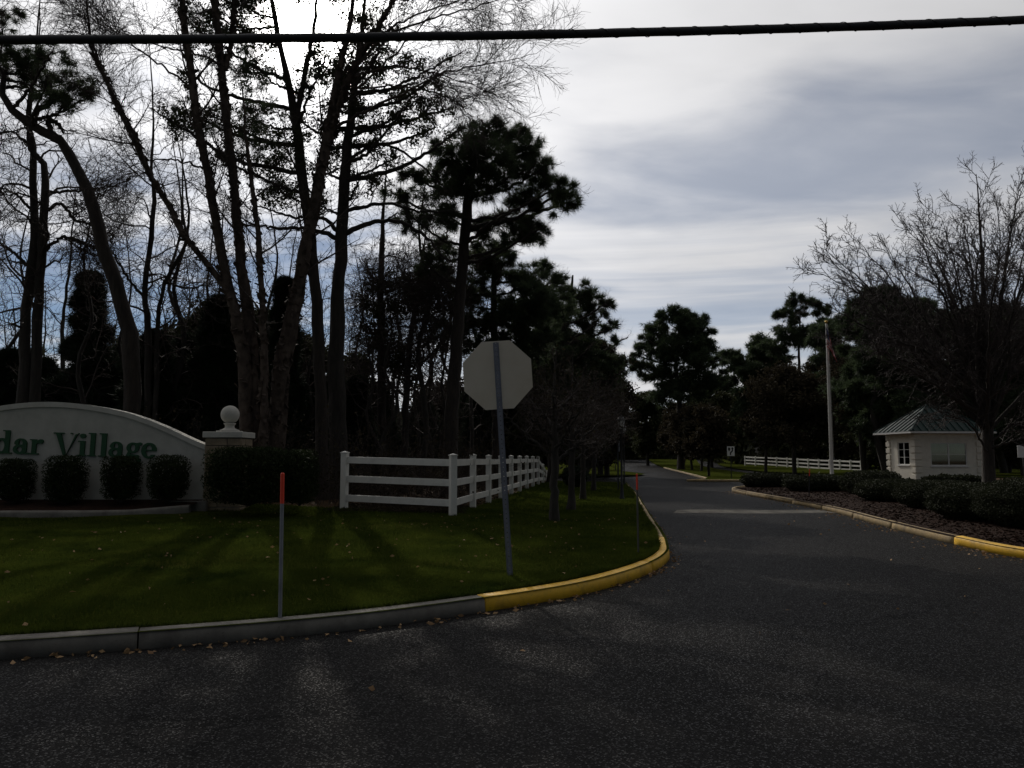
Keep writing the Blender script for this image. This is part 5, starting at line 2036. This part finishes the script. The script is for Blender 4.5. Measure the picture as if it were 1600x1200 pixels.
def keep_right():
    Y = 50.5
    p = at(1142, 716, Y)
    z = .12
    root = empty('road_sign', (p[0], Y, z), 'small white sign with a black arrow passing right of an island', 'sign')
    zt, zb = at(1142, 697.5, Y)[2] - z, at(1142, 712.5, Y)[2] - z
    w = 5.8 * Y / F
    MB().box(-w, w, -.03, -.026, zb, zt, bev=.0015).obj('sign_panel', 'white_sign', root)
    MB().tube((0, 0, -.2), (0, 0, zt - .03), .03, seg=8).obj('post', 'black_metal', root)
    hh = zt - zb
    # arrow and island marker standing proud of the panel
    X = lambda u: (u - .5) * 2 * w
    Z = lambda v: zb + v * hh
    m = MB()
    m.prism([(X(.36), Z(.10)), (X(.52), Z(.10)), (X(.54), Z(.30)), (X(.80), Z(.52)), (X(.80), Z(.74)), (X(.64), Z(.74)), (X(.64), Z(.58)), (X(.37), Z(.36))], -.033, -.0305)
    m.prism([(X(.54), Z(.741)), (X(.90), Z(.741)), (X(.72), Z(.93))], -.033, -.0305)
    m.obj('arrow', 'black_print', root)
    MB().prism([(X(.13), Z(.88)), (X(.13), Z(.64)), (X(.26), Z(.46)), (X(.42), Z(.64)), (X(.42), Z(.88))], -.033, -.0305).obj('island_symbol', 'black_print', root)


def edge_sign():
    Y = 40
    p = at(1597, 716, Y)
    z = float(HR(p[0], Y))
    root = empty('notice_sign', (p[0], Y, z), 'pale notice board on a post at the right edge, beyond the hut', 'sign')
    zt, zb = at(1597, 696, Y)[2] - z, at(1597, 715, Y)[2] - z
    MB().box(-.22, .42, -.03, 0, zb, zt, bev=.004).obj('sign_panel', 'white_sign', root)
    MB().box(.06, .14, .002, .08, -.1, zt + .06).obj('post', 'black_metal', root)


def flagpole():
    Y = 45.0
    p = at(1299, 716, Y)
    z = float(HR(p[0], Y))
    root = empty('flagpole', (p[0], Y, z), 'tall white flagpole rising behind the low hedge', 'flagpole')
    hgt = at(1296, 506, Y)[2] - z
    MB().lathe([(.16, -.05), (.16, .02), (.12, .10), (.105, .12), (.10, 1.0), (.055, hgt - .02), (.05, hgt)], 16).obj('pole', 'pole_white', root, smooth=True)
    MB().lathe([(.03, hgt), (.03, hgt + .04), (.07, hgt + .07), (.085, hgt + .12), (.07, hgt + .17), (.02, hgt + .20)], 14).obj('ball_finial', 'gold', root, smooth=True)
    MB().tube((.10, -.11, 1.2), (.07, -.06, hgt - .1), .006, seg=5).obj('halyard', 'pole_white', root)
    MB().box(.10, .13, -.13, -.10, 1.1, 1.25, bev=.004).obj('cleat', 'galvanized', root)
    # the flag hangs limp: a folded cloth
    nu, nv = 26, 22
    V, UV = [], []
    for i in range(nu):
        u = i / (nu - 1)
        for j in range(nv):
            v = j / (nv - 1)
            fold = .11 * math.sin(u * 15 + v * 2.0) * (.3 + u)
            sag = -1.0 * u - .10 * math.sin(u * 15) * .3
            V.append((-.10 + .50 * u ** .7 * (.75 + .25 * math.cos(v * 3)) + fold * .5, -.16 + fold, -(1 - v) * 1.1 + sag * (.85 + .15 * v)))
            UV.append((u, v))
    Q = [(i * nv + j, (i + 1) * nv + j, (i + 1) * nv + j + 1, i * nv + j + 1) for i in range(nu - 1) for j in range(nv - 1)]
    me = np_mesh('flag', np.array(V), quads=np.array(Q), material='flag_cloth', smooth=True)
    ul = me.uv_layers.new(name='UVMap')
    li = np.zeros(len(me.loops), dtype=np.int32)
    me.loops.foreach_get('vertex_index', li)
    ul.data.foreach_set('uv', np.array(UV)[li].ravel())
    fo = bpy.data.objects.new('flag', me)
    link(fo)
    fo.location = (p[0] + .02, Y - .03, z + hgt - .25)
    so = fo.modifiers.new('thickness', 'SOLIDIFY')
    so.thickness = .004
    tag(fo, 'limp striped flag hanging against the top of the white pole', 'flag')


keep_right()
edge_sign()
flagpole()


# ---------------------------------------------------------------- the hut
def hut():
    Y0 = 44.5
    c = at(1430.5, 716, Y0)
    ang = math.atan2(.10, .995)
    z = float(HR(c[0], Y0)) - .02
    root = empty('gatehouse', (c[0], Y0, z), 'small cream gatehouse with a green hipped metal roof', 'gatehouse', rotz=ang)
    W_, D_, Hh = 4.0, 2.75, 2.62
    t = .16
    m = MB()                                    # front wall with its wide window opening, in butted pieces

    def wall(mk, holes, length):
        """pieces of a wall along u with rectangular holes (u0,u1,z0,z1)"""
        us = sorted({0, length, *[h[0] for h in holes], *[h[1] for h in holes]})
        for a, b in zip(us[:-1], us[1:]):
            hs = [h for h in holes if h[0] <= a + 1e-6 and h[1] >= b - 1e-6]
            if hs:
                mk(a, b, -.1, hs[0][2])
                mk(a, b, hs[0][3], Hh)
            else:
                mk(a, b, -.1, Hh)
    fw = (.92, 3.08, .82, 2.10)
    lw = (.40, 1.52, .86, 2.16)
    f = MB()
    wall(lambda a, b, za, zb: f.box(a, b, 0, t, za, zb), [fw], W_)
    f.obj('front_wall', 'hut_wall', root)
    s = MB()
    wall(lambda a, b, za, zb: s.box(0, t, a + t, b + t, za, zb), [lw], D_ - 2 * t)
    so = s.obj('side_wall', 'hut_wall', root)
    s = MB()
    s.box(W_ - t, W_, t, D_ - t, -.1, Hh)
    s.obj('side_wall', 'hut_wall', root)
    s = MB()
    s.box(0, W_, D_ - t, D_, -.1, Hh)
    s.obj('back_wall', 'hut_wall', root)
    MB().box(t, W_ - t, t, D_ - t, -.05, .02).obj('hut_floor', 'concrete', root)
    # quoins at the front corners
    q1 = MB().box(-.06, .34, -.06, 0.002, 0, .27, bev=.012).mesh('quoin', 'hut_wall')
    q2 = MB().box(-.06, .002, -.057, .34, 0, .27, bev=.012).mesh('quoin', 'hut_wall')
    for k in range(7):
        zz = .06 + k * .37
        if zz + .27 > Hh:
            continue
        for (mx, my, qa) in ((0, 0, q1), (0, 0, q2)):
            o = bpy.data.objects.new('quoin', qa)
            link(o, root)
            o.location = (0, 0, zz)
            if qa is q2:
                o.location = (-.002, .004, zz)
        o = bpy.data.objects.new('quoin', q1)
        link(o, root)
        o.matrix_local = Matrix.Translation((W_ + 0.0, 0, zz)) @ Matrix.Rotation(math.pi, 4, 'Z') @ Matrix.Translation((0, 0.0, 0)) if False else Matrix.Translation((W_ - .305, 0, zz))
        o = bpy.data.objects.new('quoin', q2)
        link(o, root)
        o.location = (-.002, D_ - .305, zz)

    def window(u0, u1, z0, z1, front, cols, nrow, curtain):
        fr = MB()
        b = .05

        def bx(a0, a1, c0, c1, d0, d1):
            if front:
                fr.box(a0, a1, d0, d1, c0, c1)
            else:
                fr.box(d0, d1, a0, a1, c0, c1)
        bx(u0, u1, z0, z0 + b, .03, .09)
        bx(u0, u1, z1 - b, z1, .03, .09)
        bx(u0, u0 + b, z0 + b, z1 - b, .03, .09)
        bx(u1 - b, u1, z0 + b, z1 - b, .03, .09)
        wc = (u1 - u0) / cols
        for k in range(1, cols):
            bx(u0 + k * wc - .035, u0 + k * wc + .035, z0 + b, z1 - b, .034, .088)
        hz = (z1 - z0) / nrow
        for k in range(1, nrow):
            for j in range(cols):
                bx(u0 + j * wc + .035, u0 + (j + 1) * wc - .035, z0 + k * hz - .012, z0 + k * hz + .012, .040, .080)
        win = fr.obj('window', 'trim_white', root)
        for j in range(cols):
            g = MB()
            a0, a1 = u0 + j * wc + .036, u0 + (j + 1) * wc - .036
            if front:
                g.box(a0, a1, .056, .062, z0 + b, z1 - b)
            else:
                g.box(.056, .062, a0, a1, z0 + b, z1 - b)
            g.obj('pane', 'glass', win)
        sill = MB()
        if front:
            sill.box(u0 - .06, u1 + .06, -.05, .03, z0 - .075, z0 - .002, bev=.006)
        else:
            sill.box(-.05, .03, u0 - .06, u1 + .06, z0 - .075, z0 - .002, bev=.006)
        sill.obj('sill', 'trim_white', win)
        if curtain:
            # pleated curtain hanging inside
            n_ = 40
            uu = np.linspace(u0 + .06, u1 - .06, n_)
            dd = .20 + .02 * np.sin(np.arange(n_) * 1.5)
            V_ = np.concatenate([np.stack([dd, uu, np.full(n_, z0 + .05)], 1), np.stack([dd, uu, np.full(n_, z1 - .05)], 1)])
            i_ = np.arange(n_ - 1)
            np_obj('curtain', V_, quads=np.stack([i_, i_ + 1, i_ + n_ + 1, i_ + n_], 1), material='curtain', parent=win)
    window(*fw, True, 2, 2, False)
    window(lw[0] + t, lw[1] + t, lw[2], lw[3], False, 2, 3, True)
    # roof: deck, soffit, fascia, standing seams, ridge cap
    ov = .55
    x0, x1, y0, y1 = -ov, W_ + ov, -ov, D_ + ov
    ze, zr = Hh + .11, Hh + 1.72
    ym, r0, r1 = D_ / 2, W_ / 2 - .30, W_ / 2 + .30
    A, B, Cc, D = (x0, y0, ze), (x1, y0, ze), (x1, y1, ze), (x0, y1, ze)
    E, G = (r0, ym, zr), (r1, ym, zr)
    rf = MB()
    for fc in ([A, B, G, E], [B, Cc, G], [Cc, D, E, G], [D, A, E], [A, D, Cc, B]):
        rf.face(fc)
    bmesh.ops.remove_doubles(rf.bm, verts=rf.bm.verts, dist=1e-4)
    roof = rf.obj('roof', 'roof_green', root)
    fa = MB()
    zf0, zf1 = Hh + .002, ze - .004
    fa.box(x0 + .01, x1 - .01, y0 + .01, y0 + .05, zf0, zf1)
    fa.box(x0 + .01, x1 - .01, y1 - .05, y1 - .01, zf0, zf1)
    fa.box(x0 + .01, x0 + .05, y0 + .052, y1 - .052, zf0, zf1)
    fa.box(x1 - .05, x1 - .01, y0 + .052, y1 - .052, zf0, zf1)
    fa.obj('fascia', 'trim_white', root)
    MB().box(x0 + .055, x1 - .055, y0 + .055, y1 - .055, zf0 + .02, zf0 + .04).obj('soffit', 'trim_white', root)
    sp = .42

    def seam(a, b, nrm):
        a, b = Vector(a), Vector(b)
        mm = MB()
        L = (b - a).length
        if L < .15:
            return
        mm.box(0, L, -.012, .012, 0, .045)
        o = mm.obj('roof_seam', 'roof_green', roof)
        xx = (b - a).normalized()
        zz = Vector(nrm).normalized()
        yy = zz.cross(xx)
        o.matrix_local = Matrix.Translation(a) @ Matrix((xx, yy, zz)).transposed().to_4x4()
    # left and right hips (triangles), front and back slopes
    for sx, xe, re in ((-1, x0, r0), (1, x1, r1)):
        nrm = Vector((sx * (zr - ze), 0, abs(re - xe)))
        k = y0 + sp / 2
        while k < y1:
            f_ = 1 - abs(k - ym) / (ym - y0)
            seam((xe, k, ze), (xe + (re - xe) * f_, k, ze + (zr - ze) * f_), nrm)
            k += sp
    for sy, ye in ((-1, y0), (1, y1)):
        nrm = Vector((0, sy * (zr - ze), abs(ym - ye)))
        k = x0 + sp / 2
        while k < x1:
            f_ = min(1, (k - x0) / (r0 - x0), (x1 - k) / (x1 - r1))
            seam((k, ye, ze), (k, ye + (ym - ye) * f_, ze + (zr - ze) * f_), nrm)
            k += sp
    hp = MB()
    for a, b in ((A, E), (B, G), (Cc, G), (D, E), (E, G)):
        hp.tube(Vector(a) + Vector((0, 0, .01)), Vector(b) + Vector((0, 0, .01)), .045, seg=6)
    hp.obj('ridge_cap', 'roof_green', roof)
    return root


hut()


def far_house():
    Y = 118
    p = at(1196, 716, Y)
    z = float(rise(Y)) + .1
    root = empty('house', (p[0], Y, z), 'pale house end half hidden among trees behind the far fence', 'house')
    MB().box(-1.0, 1.4, 0, 6, -.2, 3.2).obj('wall', 'house_wall', root)
    MB().prism([(-1.5, 3.205), (1.9, 3.205), (.2, 4.5)], -.3, 6.3).obj('roof', 'house_roof', root)


far_house()

# ---------------------------------------------------------------- planting on the island
HED = [('low clipped hedge at the tip of the island before the far fence', 1158, 1240, 740, 766, 35.5, 2.0), ('low clipped hedge in front of the foot of the flagpole', 1224, 1328, 743, 778, 31.0, 2.0),
       ('round mounded bush left of the gatehouse wall', 1318, 1402, 737, 788, 28.0, 2.4), ('mounded bush below the gatehouse corner', 1340, 1462, 750, 797, 24.0, 2.3), ('spreading bush in front of the gatehouse window', 1405, 1540, 752, 806, 20.6, 2.2),
       ('broad bush in the bed at the lower right, left of the last one', 1460, 1585, 758, 818, 16.9, 2.0), ('large bush at the right edge above the yellow kerb', 1540, 1690, 750, 828, 15.0, 2.2), ('dark bush under the gatehouse window, close to its wall', 1440, 1540, 744, 765, 40, 1.2),
       ('low bush between the tip hedge and the mounded bush', 1285, 1352, 750, 780, 33.0, 1.6)]
for lab, a, b, t_, bt, Y, dp in HED:
    clipped_shrub('hedge_shrub', lab, a, b, t_, bt, Y, depth=dp, mat_='hedge_leaf', leaf=.040 * (Y / 20) ** .7, dens=3200 / (Y / 20) ** 1.4, power=2.7, group='low bushes on the planted island', cat='shrub', taper=.0,
                  loc_z=float(HR(at(a, 716, Y)[0], Y)) - .03)
a_ = at(898, 716, 27)
clipped_shrub('round_shrub', 'round dark shrub by the third street tree beside the fence end', 876, 921, 728, 757, 34, depth=1.2, mat_='cedar_leaf', leaf=.05, dens=900, power=2.2, cat='shrub', loc_z=h1(at(898, 716, 34)[0], 34))


# ---------------------------------------------------------------- grass, litter
def inside(x, y, poly):
    c = np.zeros(x.shape, bool)
    n = len(poly)
    for i in range(n):
        x0, y0 = poly[i]
        x1, y1 = poly[(i + 1) % n]
        if y0 == y1:
            continue
        hit = ((y0 > y) != (y1 > y)) & (x < (x1 - x0) * (y - y0) / (y1 - y0) + x0)
        c ^= hit
    return c


def grass():
    kp = catmull_param(KERB_LEFT, np.linspace(0, len(KERB_LEFT) - 1, 200))
    wp = catmull_param(WOODS_EDGE, np.linspace(0, len(WOODS_EDGE) - 1, 120))
    poly = np.concatenate([kp, wp[::-1]])
    xs, ys = [], []
    for x0, x1, y0, y1, n in ((-7.5, 2.6, 5.2, 9, 150000), (-9, 3, 8, 13, 130000), (-12, 4, 12, 19, 110000), (-2, 6.5, 18, 43, 60000)):
        x, y = rng.uniform(x0, x1, n), rng.uniform(y0, y1, n)
        ok = inside(x, y, poly) & (poly_dist(x, y, KERB_LEFT) > .155) & ~((y > 15.3) & (x < -6.2))
        xs.append(x[ok])
        ys.append(y[ok])
    x, y = np.concatenate(xs), np.concatenate(ys)
    # longer tufts leaning over the back of the kerb
    ke = catmull_param(KERB_LEFT, rng.uniform(2.5, len(KERB_LEFT) - 1, 16000))
    tt = np.gradient(kp, axis=0)
    kk = np.argmin(np.hypot(ke[:, :1] - kp[None, :, 0], ke[:, 1:] - kp[None, :, 1]), axis=1)
    nn = np.stack([-tt[kk, 1], tt[kk, 0]], 1)
    nn /= np.linalg.norm(nn, axis=1, keepdims=True)
    ke = ke + nn * (.15 + .05 * rng.random((len(ke), 1)))
    n_in = len(x)
    x, y = np.concatenate([x, ke[:, 0]]), np.concatenate([y, ke[:, 1]])
    n = len(x)
    z = H(x, y)
    z[n_in:] += .01
    far = np.clip(y / 8, .8, 3.0)
    hgt = (.022 + .03 * rng.random(n)) * (1 + .25 * (far - 1)) * (.75 + .5 * (np.sin(x * 2.1) * np.sin(y * 1.7) * .5 + .5))
    w = (.0025 + .002 * rng.random(n)) * far
    a = rng.random(n) * 2 * np.pi
    lean = rng.normal(0, .018, (n, 2)) * (1 + .3 * (far - 1))[:, None]
    edge = rng.random((n - n_in, 1)) ** 2
    lean[n_in:] -= nn * .06 * edge
    hgt[n_in:] *= 1.0 + .5 * rng.random(n - n_in)
    s = np.stack([np.cos(a) * w, np.sin(a) * w, np.zeros(n)], 1)
    b = np.stack([x, y, z - .004], 1)
    tip = b + np.stack([lean[:, 0], lean[:, 1], hgt], 1)
    V = np.stack([b - s, b + s, tip], 1).reshape(-1, 3)
    o = np_obj('grass', V, tris=np.arange(len(V)).reshape(-1, 3), material='grass_blade', kind='stuff')
    tag(o, 'short mown grass on the corner lawn')


def litter():
    # fallen leaves on the lawn, the kerb line and the asphalt
    kp = catmull_param(KERB_LEFT, np.linspace(3, len(KERB_LEFT) - 1, 600))
    k = rng.integers(0, 600, 330)
    g = kp[k] + rng.normal(0, .06, (330, 2)) + np.array([.03, -.10])
    x, y = list(g[:, 0]), list(g[:, 1])
    zz = [.012] * len(x)
    for _ in range(260):
        a, b = rng.uniform(-7, 3), rng.uniform(6, 17)
        if poly_dist(np.array([a]), np.array([b]), KERB_LEFT)[0] > .3 and b > np.interp(a, KERB_LEFT[:11, 0], KERB_LEFT[:11, 1]):
            x.append(a); y.append(b); zz.append(h1(a, b) + .03)
    for _ in range(90):
        a, b = rng.uniform(-4, 8), rng.uniform(3, 20)
        if b < np.interp(a, KERB_LEFT[:11, 0], KERB_LEFT[:11, 1]) - .2 or a > 3.6:
            x.append(a); y.append(b); zz.append(.012)
    kr = catmull_param(KERB_RIGHT, np.linspace(2, len(KERB_RIGHT) - 1, 600))
    k = rng.integers(0, 600, 500)
    g = kr[k] + np.abs(rng.normal(0, .25, (500, 1))) * np.array([-1, 0.0]) - np.array([.05, 0])
    x += list(g[:, 0]); y += list(g[:, 1]); zz += [.012] * 500
    p = np.stack([x, y, zz], 1)
    V, Q = leaves(p, n=1, size=.05, jit=.004, flat=.85, aspect=.55)
    o = np_obj('fallen_leaves', V, quads=Q, material='dead_leaf', kind='stuff')
    tag(o, 'scattered dry leaves on the lawn and along the kerbs')
    # shredded bark in the bed
    n = 9000
    u = rng.random(n) * (len(KERB_RIGHT) - 5) + 4
    a = catmull_param(KERB_RIGHT, u)
    x = a[:, 0] + .2 + rng.random(n) * 3.2
    y = a[:, 1] + rng.normal(0, .3, n) + .2
    p = np.stack([x, y, HR(x, y) + .012], 1)
    V, Q = leaves(p, n=1, size=.075, jit=.008, flat=.8, aspect=.3)
    o = np_obj('bark_chips', V, quads=Q, material='mulch', kind='stuff')
    tag(o, 'shredded bark mulch in the island bed')
    # leaf litter at the foot of the fence
    n = 7000
    y = 17.0 + rng.random(n) ** 2 * 24
    x = -1.25 + .125 * (y - 16.75) - rng.random(n) * 2.5
    m_ = rng.random(n) < .45
    x[m_] = rng.uniform(-4, -1, m_.sum())
    y[m_] = rng.uniform(17.0, 19.5, m_.sum())
    p = np.stack([x, y, H(x, y) + .02], 1)
    V, Q = leaves(p, n=1, size=.07, jit=.01, flat=.6, aspect=.6)
    o = np_obj('leaf_layer', V, quads=Q, material='brown_leaf', kind='stuff')
    tag(o, 'brown leaf layer under and behind the white fence')


grass()
litter()
